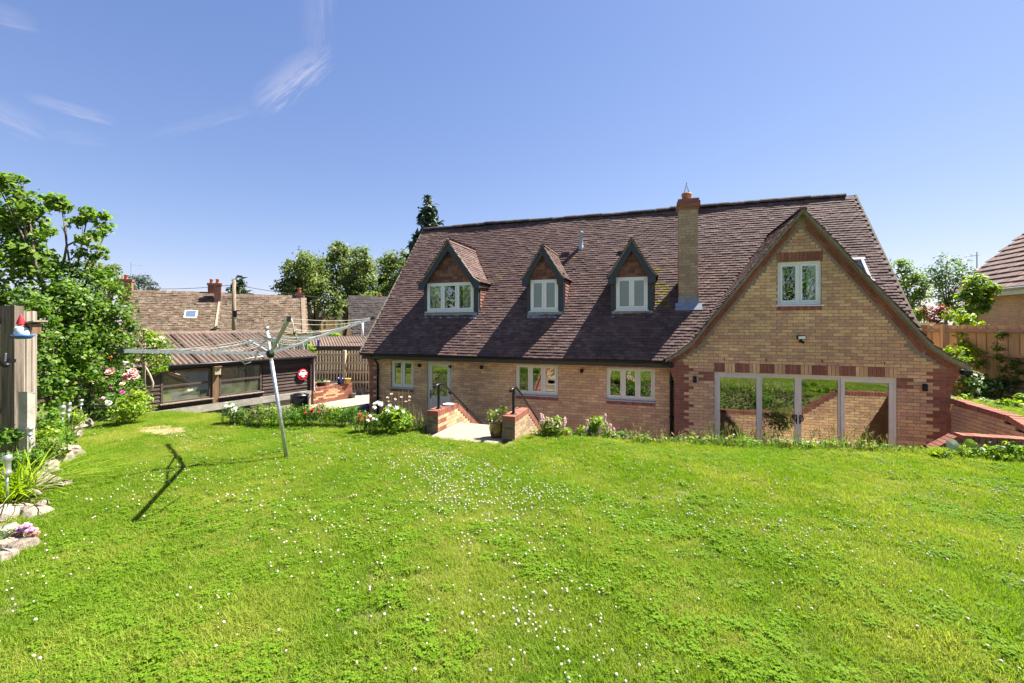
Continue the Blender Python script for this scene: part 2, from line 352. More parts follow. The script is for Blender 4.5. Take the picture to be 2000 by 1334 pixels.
nx = len(xs); F = [(j*nx+i, j*nx+i+1, (j+1)*nx+i+1, (j+1)*nx+i) for j in range(len(ys)-1) for i in range(nx-1)]
GROUND = M('lawn_soil', (.085, .10, .02), .95, .35, 5, (.16, .17, .045), bump=.8, bscale=60)
me = bpy.data.meshes.new('ground'); me.from_pydata(V, [], F); me.materials.append(GROUND); me.polygons.foreach_set('use_smooth', [True]*len(F)); me.update()
struct(link('ground', me))
mb = MB(); mb.box((-4.3, 9.15, FLOOR-.3), (5.9, 11.9, FLOOR-.004)); struct(mb.build('patio', M('pale_bounce_patio', (.68, .60, .47), .85, .14, 5, bump=.3, bscale=40)))  # patio colour made extra pale to bounce light onto the shaded house walls
mb = MB(); mb.add([(-18, 9.2, FLOOR-.012), (-4.3, 9.2, FLOOR-.012), (-4.3, 26, FLOOR-.012), (-18, 26, FLOOR-.012)], [(0, 1, 2, 3)])
struct(mb.build('driveway', M('tarmac', (.085, .08, .085), .95, .25, 30, bump=.6, bscale=150)))
p = [at(606, 800, Z=FLOOR), at(660, 800, Z=FLOOR), at(700, 797, Z=FLOOR), at(735, 789, Z=FLOOR), at(760, 768, Z=FLOOR), at(640, 762, Z=FLOOR), at(560, 770, Z=FLOOR)]
mb = MB(); mb.add(p, [tuple(range(len(p)))]); struct(mb.build('concrete_apron', M('pale_concrete', (.31, .26, .20), .9, .15, 3, bump=.3)))

# ------------------------------------------------------------------ brick house
H = thing('brick_house', 'buff brick chalet house with brown tiled roof, three dormers and one broad front gable', 'house', (-1.5, 15.3, FLOOR))
YG, YW, GX = 11.5, 11.75, 3.19
ZE, YE, SL, YR, ZR = 1.165, 11.40, 1.211, 15.33, 5.925
XL, XR = -8.99, 5.64
def zmain(y): return ZE+(y-YE)*SL
def ymain(z): return YE+(z-ZE)/SL
GP = [(0, 4.70), (.45, 4.13), (1.3, 3.01), (1.93, 2.18), (2.33, 1.63), (2.66, 1.355), (2.96, 1.18)]
def prof(P, dx): return float(np.interp(abs(dx), [a for a, b in P], [b for a, b in P]))
def invprof(P, z): return float(np.interp(-z, [-b for a, b in P], [a for a, b in P]))
UP = Vector((0, 0, 1))
def clip(iv, ops):
    out = [iv]
    for a, b in ops:
        nx_ = []
        for s, e in out:
            if b <= s or a >= e: nx_.append((s, e)); continue
            if a > s: nx_.append((s, a))
            if b < e: nx_.append((b, e))
        out = nx_
    return out
def brick_wall(pc, mort, o, e1, n, z0, z1, interval, ops, colour, vis=-9, skin=.02, cut=None, depth=.2, mi=0):
    """stretcher bond courses: bricks stand 8 mm proud of the recessed mortar face"""
    row = 0; z = z0
    while z < z1-.02:
        zc = z+.0375; s0, s1 = interval(zc); zt = min(z+.075, z1)
        runs = clip((s0, s1), [(a, b) for a, b, c, d in ops if c < zc < d])
        for a, b in runs:
            q = [o+e1*a+UP*z, o+e1*b+UP*z, o+e1*b+UP*zt, o+e1*a+UP*zt]; bk = [p-n*depth for p in q]
            mort.add(q+bk, [(0, 1, 2, 3), (7, 6, 5, 4), (0, 3, 7, 4), (1, 5, 6, 2)], mi)
            if zt >= z1-.001: mort.add([q[3], q[2], bk[2], bk[3]], [(0, 1, 2, 3)], mi)
        ci = cut(zc) if cut else (s0, s1)
        runs = clip(ci, [(a, b) for a, b, c, d in ops if c < zc < d])
        off = (row % 2)*.1125
        for a, b in runs:
            k = math.floor((a-off)/.225)
            while off+k*.225 < b:
                l, r = max(a, off+k*.225+.005), min(b, off+k*.225+.22); k += 1
                if r-l < .03: continue
                c = o+e1*((l+r)/2)+UP*zc+n*(.008-.025+random.uniform(-.002, .002))
                mi_ = colour((l+r)/2, zc, row)
                rot = random.uniform(-.006, .006)
                e1r = (e1*math.cos(rot)+UP*math.sin(rot)); upr = (UP*math.cos(rot)-e1*math.sin(rot))
                pc.put(frame(c, e1r, -n, upr, r-l, .05, .064), mi_, project_area(c, r-l, .065, n) if zc > vis else 0)
        z += .075; row += 1
BRK = BUFF+RED+CHB3+DARKBRICK+WORN
def buff(): return random.choices(range(6), [3, 3, 3, 2.2, 1.3, 1.6])[0]
def red(): return 6+random.randrange(3)
PC = Pieces(BOXV, BOXF); mort = MB()
E1, NF = Vector((1, 0, 0)), Vector((0, -1, 0))
def soldier(pc, x0, x1, zc, y, h, pick, w=.075):
    k = 0; n_ = max(1, round((x1-x0)/w)); w = (x1-x0)/n_
    for i in range(n_):
        c = Vector((x0+w*(i+.5), y-.011+.025, zc)); pc.put(frame(c, E1, Vector((0, 1, 0)), UP, w-.01, .05, h), pick(i, n_), project_area(c, w, h, NF))
# gable wall
DX0, DX1, DZ = 1.372, 5.007, .884
GW = (2.727, 3.606, 2.48, 3.516)
gops = [(DX0, DX1, -2, DZ), (DX0, DX1, DZ, DZ+.225), (GW[0], GW[1], GW[2], GW[3]), (GW[0]-.02, GW[1]+.02, GW[3], GW[3]+.225), (GW[0]-.01, GW[1]+.01, GW[2]-.105, GW[2])]
def gint(z):
    if z < .6: return (.453, 5.92)
    if z < 1.16: k = (z-.6)/.56; return (.453-.2*k, 5.92+.2*k)
    d = invprof(GP, z)-.05; return (GX-d, GX+d)
def gcut(z):
    if z < 1.1: return gint(z)
    d = invprof(GP, z+.02)-(.31 if z > 1.6 else .42); d = max(d, 0)
    return (GX-d, GX+d)
def gcol(s, z, r):
    if z < 1.35:
        w = .34 if (r//3) % 2 else .225
        if s < .453+w or s > 5.92-w: return red()
    if DZ-.26 < z < DZ-.02 and (DX0-.28 < s < DX0 or DX1 < s < DX1+.28): return red()
    return buff()
O = Vector((0, YG, 0))
brick_wall(PC, mort, O, E1, NF, FLOOR, 4.62, gint, gops[:1]+gops[1:], gcol, -.75, cut=gcut)
# mortar behind soldier courses
for a, b, c, d in (gops[1], gops[3], gops[4]): mort.box((a, YG, c), (b, YG+.2, d))
soldier(PC, DX0, DX1, DZ+.1125, YG, .215, lambda i, n: red() if ((i+1)//3.5) % 2 == 0 else buff())
soldier(PC, GW[0]-.02, GW[1]+.02, GW[3]+.1125, YG, .215, lambda i, n: red())
soldier(PC, GW[0]-.01, GW[1]+.01, GW[2]-.052, YG, .095, lambda i, n: red())
# two red courses following the verge
for sgn in (-1, 1):
    pts = [(a, b) for a, b in GP]; seg = [math.dist(pts[i], pts[i+1]) for i in range(len(pts)-1)]; tot = sum(seg)
    def along(t):
        for i, l in enumerate(seg):
            if t <= l or i == len(seg)-1:
                k = t/l; a, b = pts[i], pts[i+1]; return a[0]+(b[0]-a[0])*k, a[1]+(b[1]-a[1])*k, math.atan2(b[1]-a[1], b[0]-a[0])
            t -= l
    for row, off in enumerate((.085, .16)):
        t = .03 if row == 0 else .14
        while t < tot-.15:
            x, z, an = along(t+.11); dx, dz = math.cos(an), math.sin(an)
            c = Vector((GX+sgn*(x+dz*off), YG-.013+.025, z-dx*off)); e = Vector((sgn*dx, 0, dz)); u = Vector((-sgn*dz, 0, dx))
            if abs(c.x-GX) > .1: PC.put(frame(c, e*sgn, Vector((0, 1, 0)), u, .214, .05, .064), red(), project_area(c, .215, .065, NF))
            t += .225
# main wall
WIN = [(764, 808, 2), (1007, 1090, 3), (1184, 1279.6, 3)]
WT, WB = .915, -.005
wx = [(at(a, 720, Y=YW).x, at(b, 720, Y=YW).x, n) for a, b, n in WIN]
dox = (at(834, 720, Y=YW).x, at(882, 720, Y=YW).x)
mops = [(a, b, WB, WT) for a, b, n in wx]+[(a-.01, b+.01, WB-.105, WB) for a, b, n in wx]+[(dox[0], dox[1], -2, WT)]
def mint(z): return (-8.93-(max(0, z-.6)*.2), .44)
def mcol(s, z, r):
    if s < -8.93+(.34 if (r//3) % 2 else .225): return red()
    return buff()
brick_wall(PC, mort, Vector((0, YW, 0)), E1, NF, FLOOR, 1.13, mint, mops, mcol, -.7)
for a, b, n in wx:
    mort.box((a-.01, YW, WB-.105), (b+.01, YW+.2, WB)); soldier(PC, a-.01, b+.01, WB-.052, YW, .095, lambda i, n: red())
mort.build('wall', MORTAR, H)
# side, rear and gable-end walls, floor and inner partitions
mb = MB()
mb.prism([(-8.9, 11.95, FLOOR), (-8.9, 19.0, FLOOR), (-8.9, 19.0, 1.1), (-8.9, 15.33, 5.75), (-8.9, 11.95, 1.65)], (.2, 0, 0))
mb.prism([(5.35, 11.75, FLOOR), (5.35, 19.0, FLOOR), (5.35, 19.0, 1.1), (5.35, 15.33, 5.75), (5.35, 11.75, 1.45)], (.2, 0, 0))
mb.box((5.70, 11.7, FLOOR), (5.90, 13.5, 1.2)); mb.box((-8.7, 18.8, FLOOR), (5.35, 19.0, 1.1))
mb.build('outer_wall', BUFF[2], H)
mb = MB(); mb.box((-8.7, 14.6, FLOOR), (5.35, 14.7, 4.6)); mb.box((-8.7, 11.96, 1.35), (5.35, 14.6, 1.45)); mb.box((-8.7, 11.96, FLOOR-.05), (5.35, 18.8, FLOOR+.005))
for x in (-7.2, -4.9, -1.6, .45): mb.box((x, 11.96, FLOOR), (x+.1, 14.6, 1.35))
mb.build('inner_wall', DARKROOM, H)

# ---- roof tiles
TV = [(-.0795, 0, .033), (.0795, 0, .033), (.0795, .19, .004), (-.0795, .19, .004), (-.0795, 0, .010), (.0795, 0, .010)]
TF = [(0, 1, 2, 3), (4, 5, 1, 0), (0, 3, 4), (1, 5, 2)]
TP = Pieces(TV, TF); TM = TILES+[MOSS]
DORM = []      # (centre x, profile, front y) filled below
def dormer_spec(xc, tip, apex, eave, yf): DORM.append((xc, [(0, apex), (tip*.82, eave+.13), (tip, eave)], yf))
YD = 12.36
dormer_spec(at(879, 560, Y=YD).x, 1.10, 4.72, 3.37, YD-.16)
dormer_spec(at(1062, 560, Y=YD).x, .66, 4.40, 3.40, YD-.16)
dormer_spec(at(1234, 560, Y=YD).x, .66, 4.40, 3.38, YD-.16)
CHX0, CHX1, CHY, CHZ = .61, 1.09, 12.58, 5.55
def tile(p, x, u, n, moss=0, a=True):
    r = random.uniform(-.012, .012); x2 = x*math.cos(r)+u*math.sin(r); u2 = u*math.cos(r)-x*math.sin(r)
    tl = random.gauss(0, .03); u3 = u2*math.cos(tl)+n*math.sin(tl); n3 = x2.cross(u3)
    c = p+n*(random.uniform(-.003, .005)+.010*math.sin(p.x*.9+p.y*.7)+.006*math.sin(p.x*2.3-p.z*1.9)); vis = project_area(c, .16, .1, n)*(1 if n.dot((Vector((0, 0, CZ))-c)) > 0 and a else 0)
    mi = 6 if random.random() < moss else random.choices(range(6), [3, 3, 2.4, 2, 2, 1.2])[0]
    TP.put(frame(c, x2, u3, n3), mi, vis)
ang = math.atan(SL); U = Vector((0, math.cos(ang), math.sin(ang))); NR = Vector((0, -math.sin(ang), math.cos(ang)))
rows = int((YR-YE)/math.cos(ang)/.1)
for r in range(rows):
    base = Vector((0, YE-.04, ZE-.048))+U*(r*.1)
    n_ = int((XR-XL)/.165)
    for k in range(n_+1):
        x = XL+.0825+k*.165+(r % 2)*.0825-.04
        if x > XR-.05: continue
        y = base.y; zz = base.z; hid = False; moss = 0
        if prof(GP, x-GX) > zz+.05 and abs(x-GX) < 2.96: continue
        for xc, P, yf in DORM:
            dx = abs(x-xc)
            if dx < P[-1][0]:
                if prof(P, dx) > zz+.04 and y > yf+.02 and zz > P[-1][1]-.04: hid = True
                if dx < P[-1][0]-.24 and y > YD+.02 and zz < P[-1][1]+.1: hid = True
            if P[-1][0]-.3 < dx < P[-1][0]+.25 and y > YD and zz < P[0][1] and x > xc: moss = .02
        if CHX0+.02 < x < CHX1-.02 and y > CHY+.02 and y < CHY+.55: hid = True
        x3 = DORM[2][0]
        if .5 < x-x3 < .95 and 2.45 < zz < 3.15: moss = .7
        if x < -8.2 and zz > 4.2: moss = 0
        if zz < 1.9: moss += 0
        if not hid: tile(Vector((x, y, zz)), Vector((1, 0, 0)), U, NR, moss)
def gable_tiles(xc, P, yf, see=True):
    for sgn in (-1, 1):
        t = -.02; seg = [math.dist(P[i], P[i+1]) for i in range(len(P)-1)]; tot = sum(seg); row = 0
        while t < tot-.06:
            q = tot-t; k = 0     # distance from ridge
            a = q
            for i, l in enumerate(seg):
                if a <= l or i == len(seg)-1:
                    s = a/l; dx = P[i][0]+(P[i+1][0]-P[i][0])*s; z = P[i][1]+(P[i+1][1]-P[i][1])*s; an = math.atan2(P[i][1]-P[i+1][1], P[i+1][0]-P[i][0]); break
                a -= l
            u = Vector((-sgn*math.cos(an), 0, math.sin(an))); n = Vector((sgn*math.sin(an), 0, math.cos(an))); x = u.cross(n)
            yend = ymain(z)+.14; y = yf+.06+(row % 2)*.0825
            while y < yend:
                tile(Vector((xc+sgn*dx, y, z)), x, u, n, 0 if yend-y > .3 else .05, see and sgn < 0 or (see and xc < 0))
                y += .165
            t += .1; row += 1
gable_tiles(GX, GP, YG-.2)
for xc, P, yf in DORM: gable_tiles(xc, P, yf-.03)
TP.finish('roof_tile', TM, H, 300, 'roof_tiling')
# decking under the tiles, rear slope
mb = MB()
def deck(pts): mb.add(pts, [tuple(range(len(pts)))])
e = -.03
vl = [(GX-d, prof(GP, d)) for d in (2.94, 2.66, 2.33, 1.93, 1.3, .45, 0)]+[(GX+d, prof(GP, d)) for d in (.45, 1.3, 1.93, 2.33, 2.43)]
deck([(XL+.02, YE, ZE+e-.03), (vl[0][0], YE, ZE+e-.03)]+[(a, ymain(b), b+e-.03) for a, b in vl]+[(XR-.02, YR, ZR+e-.03), (XL+.02, YR, ZR+e-.03)])
deck([(XL, 19.3, 1.1), (XR, 19.3, 1.1), (XR, YR+.02, ZR), (XL, YR+.02, ZR)])
for xc, P, yf in [(GX, GP, YG-.2)]+DORM:
    for sgn in (-1, 1):
        for i in range(len(P)-1):
            (a, b), (c, d) = P[i], P[i+1]
            deck([(xc+sgn*a, yf+.04, b-.03), (xc+sgn*c, yf+.04, d-.03), (xc+sgn*c, ymain(d)+.1, d-.03), (xc+sgn*a, ymain(b)+.1, b-.03)])
mb.build('roof', UNDER, H)
# ridge tiles, verges
def half_round(mb_, p, q, r=.12, n=7):
    p, q = Vector(p), Vector(q); d = (q-p).normalized(); s = d.cross(UP).normalized()
    ring = [s*math.cos(math.pi*i/(n-1))*r+UP*(math.sin(math.pi*i/(n-1))*r-.05) for i in range(n)]
    mb_.add([p+a for a in ring]+[q+a for a in ring], [(i, i+1, n+i+1, n+i) for i in range(n-1)]+[tuple(range(n-1, -1, -1)), tuple(range(n, 2*n))])
RT = [weathered('ridge_tile_%d' % i, c, (.27, .24, .2), .5, 6, .9, .8, .3) for i, c in enumerate([(.075, .058, .055), (.10, .072, .066), (.06, .05, .05)])]
rm = []
for m in RT: b_ = MB(); half_round(b_, (-.222, 0, 0), (.222, 0, 0)); rm.append(b_.mesh('ridge_tile', m))
rg = []
for m in (TILES[2], TILES[5]): b_ = MB(); half_round(b_, (-.222, 0, 0), (.222, 0, 0)); rg.append(b_.mesh('ridge_tile', m))
k = 0; x = XL+.22
while x < XR-.02:
    link('ridge_tile', random.choice(rm), H, Matrix.Translation((x, YR, ZR+.02+random.uniform(-.010, .010)+.018*math.sin(x*.75)+.01*math.sin(x*1.9))) @ Matrix.Rotation(random.uniform(-.012, .012), 4, 'Y')); x += .45
for xc, P, yf in [(GX, GP, YG-.2)]+DORM:
    y = yf+.2; ye = ymain(P[0][1])+.12
    while y < ye: link('ridge_tile', random.choice(rg), H, Matrix.Translation((xc, y, P[0][1]-.005)) @ Matrix.Rotation(math.pi/2+random.uniform(-.02, .02), 4, 'Z') @ Matrix.Diagonal((1, .7, .6, 1))); y += .43
def verge(xc, P, y0, y1, top, low, mat, name):
    mb = MB()
    for sgn in (-1, 1):
        for i in range(len(P)-1):
            (a, b), (c, d) = P[i], P[i+1]
            q = [(xc+sgn*a, y0, b+top), (xc+sgn*c, y0, d+top), (xc+sgn*c, y0, d+low), (xc+sgn*a, y0, b+low)]
            mb.prism(q if sgn < 0 else q[::-1], (0, y1-y0, 0))
    return mb.build(name, mat, H)
verge(GX, GP, YG-.19, YG-.012, .015, -.085, CEMENT, 'verge')
mb = MB(); mb.bar((XL-.015, YE-.02, ZE-.03), (XL-.015, YR, ZR-.02), .05, .09, NR); mb.build('verge', CEMENT, H)
mb = MB(); mb.bar((XR+.015, YE+.3, ZE+.31), (XR+.015, YR, ZR-.02), .05, .09, NR); mb.build('verge', CEMENT, H)
# eaves: fascia, gutter, downpipes
mb = MB(); mb.box((XL+.03, YE+.03, ZE-.22), (.30, YE+.06, ZE-.035)); mb.box((XL+.03, YE+.06, ZE-.22), (.42, YW+.01, ZE-.19)); mb.build('fascia', DARKFASCIA, H)
mb = MB()
n = 8; ring = [(math.cos(math.pi+math.pi*i/(n-1))*.058, math.sin(math.pi+math.pi*i/(n-1))*.058) for i in range(n)]
pts = [[(x, YE-.035+a, ZE-.045+b) for a, b in ring] for x in (XL+.0, .33)]
mb.add(pts[0]+pts[1], [(i, i+1, n+i+1, n+i) for i in range(n-1)]+[tuple(range(n)), tuple(range(2*n-1, n-1, -1))]); mb.build('gutter', BLACKPL, H)
for x, top in ((at(738, 740, Y=YW-.06).x, 1), (at(1311, 760, Y=YW-.06).x, 0)):
    mb = MB(); mb.tube([(x-.1 if top else x, YE-.02, ZE-.1), (x, YE+.1, ZE-.18), (x, YW-.07, ZE-.42), (x, YW-.07, FLOOR)], .036, 8)
    for z in (.55, -.35): mb.box((x-.05, YW-.11, z), (x+.05, YW-.008, z+.035))
    mb.build('downpipe', BLACKPL, H, True)
mb = MB(); mb.box((6.06, YG-.16, 1.0), (6.2, 13.4, 1.09)); mb.box((.16, YG-.1, 1.0), (.28, YG+.2, 1.09)); mb.build('gutter', BLACKPL, H)

# ---- windows and doors
def window(x0, x1, z0, z1, y, panes, fm, glass=None, w=.058, sw=.042, sill=None, name='window', bars=None):
    mb = MB(); f = MB(); y1 = y+.07
    mb.box((x0, y, z0), (x0+w, y1, z1)); mb.box((x1-w, y, z0), (x1, y1, z1)); mb.box((x0+w, y, z1-w), (x1-w, y1, z1)); mb.box((x0+w, y, z0), (x1-w, y1, z0+w))
    xs_ = bars or [x0+w+(x1-x0-2*w)*i/panes for i in range(panes+1)]
    for i in range(1, panes): mb.box((xs_[i]-w*.4, y+.002, z0+w), (xs_[i]+w*.4, y1, z1-w))
    o = mb.build(name, fm, H)
    for i in range(panes):
        a, b, c, d = xs_[i]+(w*.4 if i else 0)+.004, xs_[i+1]-(w*.4 if i < panes-1 else 0)-.004, z0+w+.004, z1-w-.004
        s = MB(); ys_ = y-.012
        s.box((a, ys_, c), (a+sw, y+.05, d)); s.box((b-sw, ys_, c), (b, y+.05, d)); s.box((a+sw, ys_, d-sw), (b-sw, y+.05, d)); s.box((a+sw, ys_, c), (b-sw, y+.05, c+sw))
        s.build('sash', fm, o)
        g = MB(); g.box((a+sw, y+.018, c+sw), (b-sw, y+.024, d-sw)); g.build('pane', glass or GLASS, o)
    if sill:
        s = MB(); s.prism([(x0-.03, y-.10, z0-.035), (x0-.03, y-.10, z0-.012), (x0-.03, y+.06, z0-.001), (x0-.03, y+.06, z0-.035)][::-1], (x1-x0+.06, 0, 0)); s.build('sill', sill, o)
    return o
for a, b, n_ in wx: window(a, b, WB+.035, WT, YW+.045, n_, CREAM, sill=SILLM)
gw = window(GW[0], GW[1], GW[2]+.03, GW[3], YG+.045, 2, WHITEP, GLASSU, sill=WHITEP)
# curtains
def curtain(par, x0, x1, z0, z1, y, m=CURTAIN, folds=7, amp=.025):
    mb = MB(); n_ = folds*6; v = []
    for z in (z0, z1):
        for i in range(n_+1): v.append((x0+(x1-x0)*i/n_, y+amp*math.sin(i/6*2*math.pi), z))
    mb.add(v, [(i, i+1, n_+2+i, n_+1+i) for i in range(n_)]); return mb.build('curtain', m, par, True)
curtain(gw, GW[0]+.09, GW[0]+.18, GW[2]+.06, GW[3]-.05, YG+.13, NET, 4); curtain(gw, GW[1]-.26, GW[1]-.1, GW[2]+.06, GW[3]-.05, YG+.13, NET, 5)
# back door
x0, x1 = dox; mb = MB(); z0, z1, y = FLOOR, WT, YW+.045
mb.box((x0, y, z0), (x0+.06, y+.08, z1)); mb.box((x1-.06, y, z0), (x1, y+.08, z1)); mb.box((x0+.06, y, z1-.06), (x1-.06, y+.08, z1)); dr = mb.build('door_frame', TAUPE, H)
mb = MB(); a, b = x0+.065, x1-.065; g0 = at(845, 773, Y=YW).z; g1 = z1-.17
mb.box((a, y-.01, z0), (a+.1, y+.05, z1-.065)); mb.box((b-.1, y-.01, z0), (b, y+.05, z1-.065)); mb.box((a+.1, y-.01, g1), (b-.1, y+.05, z1-.065)); mb.box((a+.1, y-.01, g0-.12), (b-.1, y+.05, g0)); mb.box((a+.1, y+.004, z0+.2), (b-.1, y+.03, g0-.12)); mb.box((a+.1, y-.01, z0), (b-.1, y+.05, z0+.2))
for i in range(5): mb.box((a+.13+i*.09, y-.002, z0+.24), (a+.2+i*.09, y+.006, g0-.16))
d_ = mb.build('door', TAUPE, H)
mb = MB(); mb.box((a+.1, y+.015, g0), (b-.1, y+.021, g1)); mb.build('pane', GLASS, d_)
mb = MB(); hz = at(839, 770, Y=YW).z; mb.box((a+.035, y-.02, hz-.13), (a+.065, y-.009, hz+.13)); mb.tube([(a+.05, y-.01, hz), (a+.05, y-.06, hz), (a+.16, y-.06, hz)], .011, 6); mb.build('handle', BLACKPL, d_)
for z in (.75, -.05): mb = MB(); mb.tube([(b+.01, y-.02, z-.05), (b+.01, y-.02, z+.05)], .02, 8); mb.box((b-.06, y-.016, z-.03), (b+.06, y-.01, z+.03)); mb.build('hinge', BLACKPL, d_)
# french doors
def gx(x): return at(x, 800, Y=YG).x
mb = MB(); y = YG+.03; z0, z1 = FLOOR, DZ; w = .055
mb.box((DX0, y, z0), (DX0+w, y+.11, z1)); mb.box((DX1-w, y, z0), (DX1, y+.11, z1)); mb.box((DX0+w, y, z1-w), (DX1-w, y+.11, z1)); mb.box((DX0+w, y, z0), (DX1-w, y+.11, z0+.04))
fd = mb.build('french_door_frame', TAUPE, H)
LEAVES = [(DX0+w+.002, gx(1485), .0, .072), (gx(1484), gx(1561), .045, .05), (gx(1561), gx(1645), .045, .05), (gx(1644), DX1-w-.002, .0, .072)]
for i, (a, b, dy, s) in enumerate(LEAVES):
    mb = MB(); yy = y+.008+dy; c, d = z0+.045, z1-w-.003; s1 = s if i != 2 else .068; s0 = s if i != 1 else .068; sa = s0 if i != 2 else .068; sb = s if i != 1 else .068
    mb.box((a, yy, c), (a+sa, yy+.045, d)); mb.box((b-sb, yy, c), (b, yy+.045, d)); mb.box((a+sa, yy, d-s), (b-sb, yy+.045, d)); mb.box((a+sa, yy, c), (b-sb, yy+.045, c+s+.03))
    lf = mb.build('french_door', TAUPE, H)
    g = MB(); g.box((a+sa, yy+.02, c+s+.03), (b-sb, yy+.026, d-s)); g.build('pane', GLASSD, lf)
    if i in (1, 2):
        hx = b-.035 if i == 1 else a+.035; hz = at(1561, 818, Y=YG).z; sg = -1 if i == 1 else 1
        mb = MB(); mb.tube([(hx, yy-.008, hz-.13), (hx, yy-.008, hz+.07)], .014, 6)
        mb.tube([(hx+sg*.055*math.sin(t)*1.1, yy-.03, hz+.07*math.cos(t)) for t in np.linspace(0, math.pi, 9)], .012, 6); mb.build('handle', BLACKPL, lf)
# ---- dormers
def dormer(i, xl, xr, wl, wr, zt, zb, panes, glass):
    xc, P, yf = DORM[i]; tip = P[-1][0]; eave = P[-1][1]; apex = P[0][1]
    x0, x1 = at(xl, 580, Y=YD).x, at(xr, 580, Y=YD).x; a, b = at(wl, 580, Y=YD).x, at(wr, 580, Y=YD).x
    z1, z0 = at((wl+wr)/2, zt, Y=YD).z, at((wl+wr)/2, zb, Y=YD).z; zl = zmain(YD)-.05
    D = MB()                                            # cheeks and front framing
    for x, s in ((x0, 1), (x1, -1)): D.prism([(x, YD+.1, zl), (x, YD+.1, eave+.1), (x, ymain(eave+.1)+.05, eave+.1)], (s*.08, 0, 0))
    d = D.build('dormer', HANG[1], H)
    mb = MB(); mb.box((x0-.005, YD, zl), (a+.002, YD+.1, eave+.16)); mb.box((b-.002, YD, zl), (x1+.005, YD+.1, eave+.16)); mb.box((a+.002, YD+.004, zl), (b-.002, YD+.09, z0-.02)); mb.build('corner_post', SLATEGREY, d)
    # gable triangle with hung tiles
    k = (apex-P[1][1])/P[1][0]
    mb = MB(); mb.prism([(xc-P[1][0]+.1, YD+.03, P[1][1]-.1), (xc+P[1][0]-.1, YD+.03, P[1][1]-.1), (xc, YD+.03, apex-.15)], (0, .05, 0)); mb.build('gable_board', HANG[3], d)
    z = z1+.005; r = 0; hm = HM
    while z < apex-.3:
        half = (apex-.1-z-.06)/k-.0; n_ = int(2*half/.165)+1
        for q in range(n_):
            x = xc-half+.08+q*.165+(r % 2)*.05
            if abs(x-xc) > half-.02: continue
            link('hung_tile', random.choice(hm), d, Matrix.Translation((x, YD+.012, z+.0)) @ Matrix.Rotation(random.uniform(-.03, .03), 4, 'Y'))
        z += .1; r += 1
    for s in (-1, 1):                                   # side cheek tiles
        X = x1 if s > 0 else x0; z = zl+.12
        while z < eave-.02:
            ye = ymain(z)-.0; y = YD+.18
            while y < ye-.03 and s > 0:
                link('hung_tile', random.choice(hm), d, Matrix.Translation((X+.014*s, y, z)) @ Matrix.Rotation(s*math.pi/2, 4, 'Z')); y += .165
            z += .1
    # bargeboards and soffit, verge strip
    mb = MB()
    for sgn in (-1, 1):
        w = .20
        q = [(xc, yf, apex-.03), (xc+sgn*P[1][0], yf, P[1][1]-.03), (xc+sgn*(tip-.02), yf, eave-.03), (xc+sgn*(tip-.02), yf, eave-.20), (xc+sgn*(tip-.20), yf, eave-.20), (xc+sgn*(P[1][0]-.15), yf, P[1][1]-.06), (xc, yf, apex-.30)]
        mb.prism(q if sgn < 0 else q[::-1], (0, .035, 0)); mb.build('bargeboard', SLATEGREY, d); mb = MB()
    mb = MB()
    for sgn in (-1, 1): mb.prism([(xc+sgn*(tip-.03), yf+.036, eave-.05), (xc+sgn*(tip-.03), yf+.036, eave-.17), (xc+sgn*(tip-.03), ymain(eave-.12), eave-.12), (xc+sgn*(tip-.03), ymain(eave-.0), eave-.05)], (-sgn*.2, 0, 0))
    mb.build('soffit', DARKFASCIA, d)
    mb = MB()
    for sgn in (-1, 1):
        for i_ in range(2):
            (a1, b1), (c1, d1) = P[i_], P[i_+1]; q = [(xc+sgn*a1, yf-.02, b1+.03), (xc+sgn*c1, yf-.02, d1+.03), (xc+sgn*c1, yf-.02, d1-.028), (xc+sgn*a1, yf-.02, b1-.028)]
            mb.prism(q if sgn < 0 else q[::-1], (0, .09, 0))
    mb.build('verge', CEMENT, d)
    mb = MB(); n2 = 24; v = []                           # lead apron, dressed over the tiles
    for j, (dy, up_) in enumerate(((.0, .10), (-.005, .0), (-.10, .0))):
        for q in range(n2+1):
            x = x0+.03+(x1-x0-.06)*q/n2; yy = YD-.01+dy; v.append((x, yy, zmain(yy)+.04+up_*.7+.01*math.sin(q*1.7)*(j == 2)))
    mb.add(v, [(j*(n2+1)+q, j*(n2+1)+q+1, (j+1)*(n2+1)+q+1, (j+1)*(n2+1)+q) for j in range(2) for q in range(n2)]); mb.build('lead_apron', LEAD, d)
    return window(a, b, z0, z1, YD+.01, panes, WHITEP, glass, .052, .045, WHITEP), (a, b, z0, z1)
HM = []
for m in HANG:
    b_ = MB(); b_.add([(-.08, -.02, 0), (.08, -.02, 0), (.08, .006, .17), (-.08, .006, .17), (-.08, -.004, 0), (.08, -.004, 0)], [(0, 1, 2, 3), (4, 5, 1, 0), (0, 3, 4), (1, 5, 2)]); HM.append(b_.mesh('hung_tile', m))
w1, (a, b, z0, z1) = dormer(0, 828, 934, 834, 925, 552, 608, 3, GLASSU)
curtain(w1, a+.1, a+.42, z0+.1, z1-.08, YD+.10, folds=6); curtain(w1, b-.42, b-.1, z0+.1, z1-.08, YD+.10, folds=6)
w2, q2 = dormer(1, 1029, 1101, 1036, 1090, 546, 607, 2, GLASSF); w3, (a, b, z0, z1) = dormer(2, 1193, 1277, 1203, 1265, 541, 605, 2, GLASSF)
mb = MB(); mb.box((a+.1, YD+.16, z1-.2), (b-.1, YD+.17, z1-.08)); mb.build('roller_blind', BLINDM, w3)
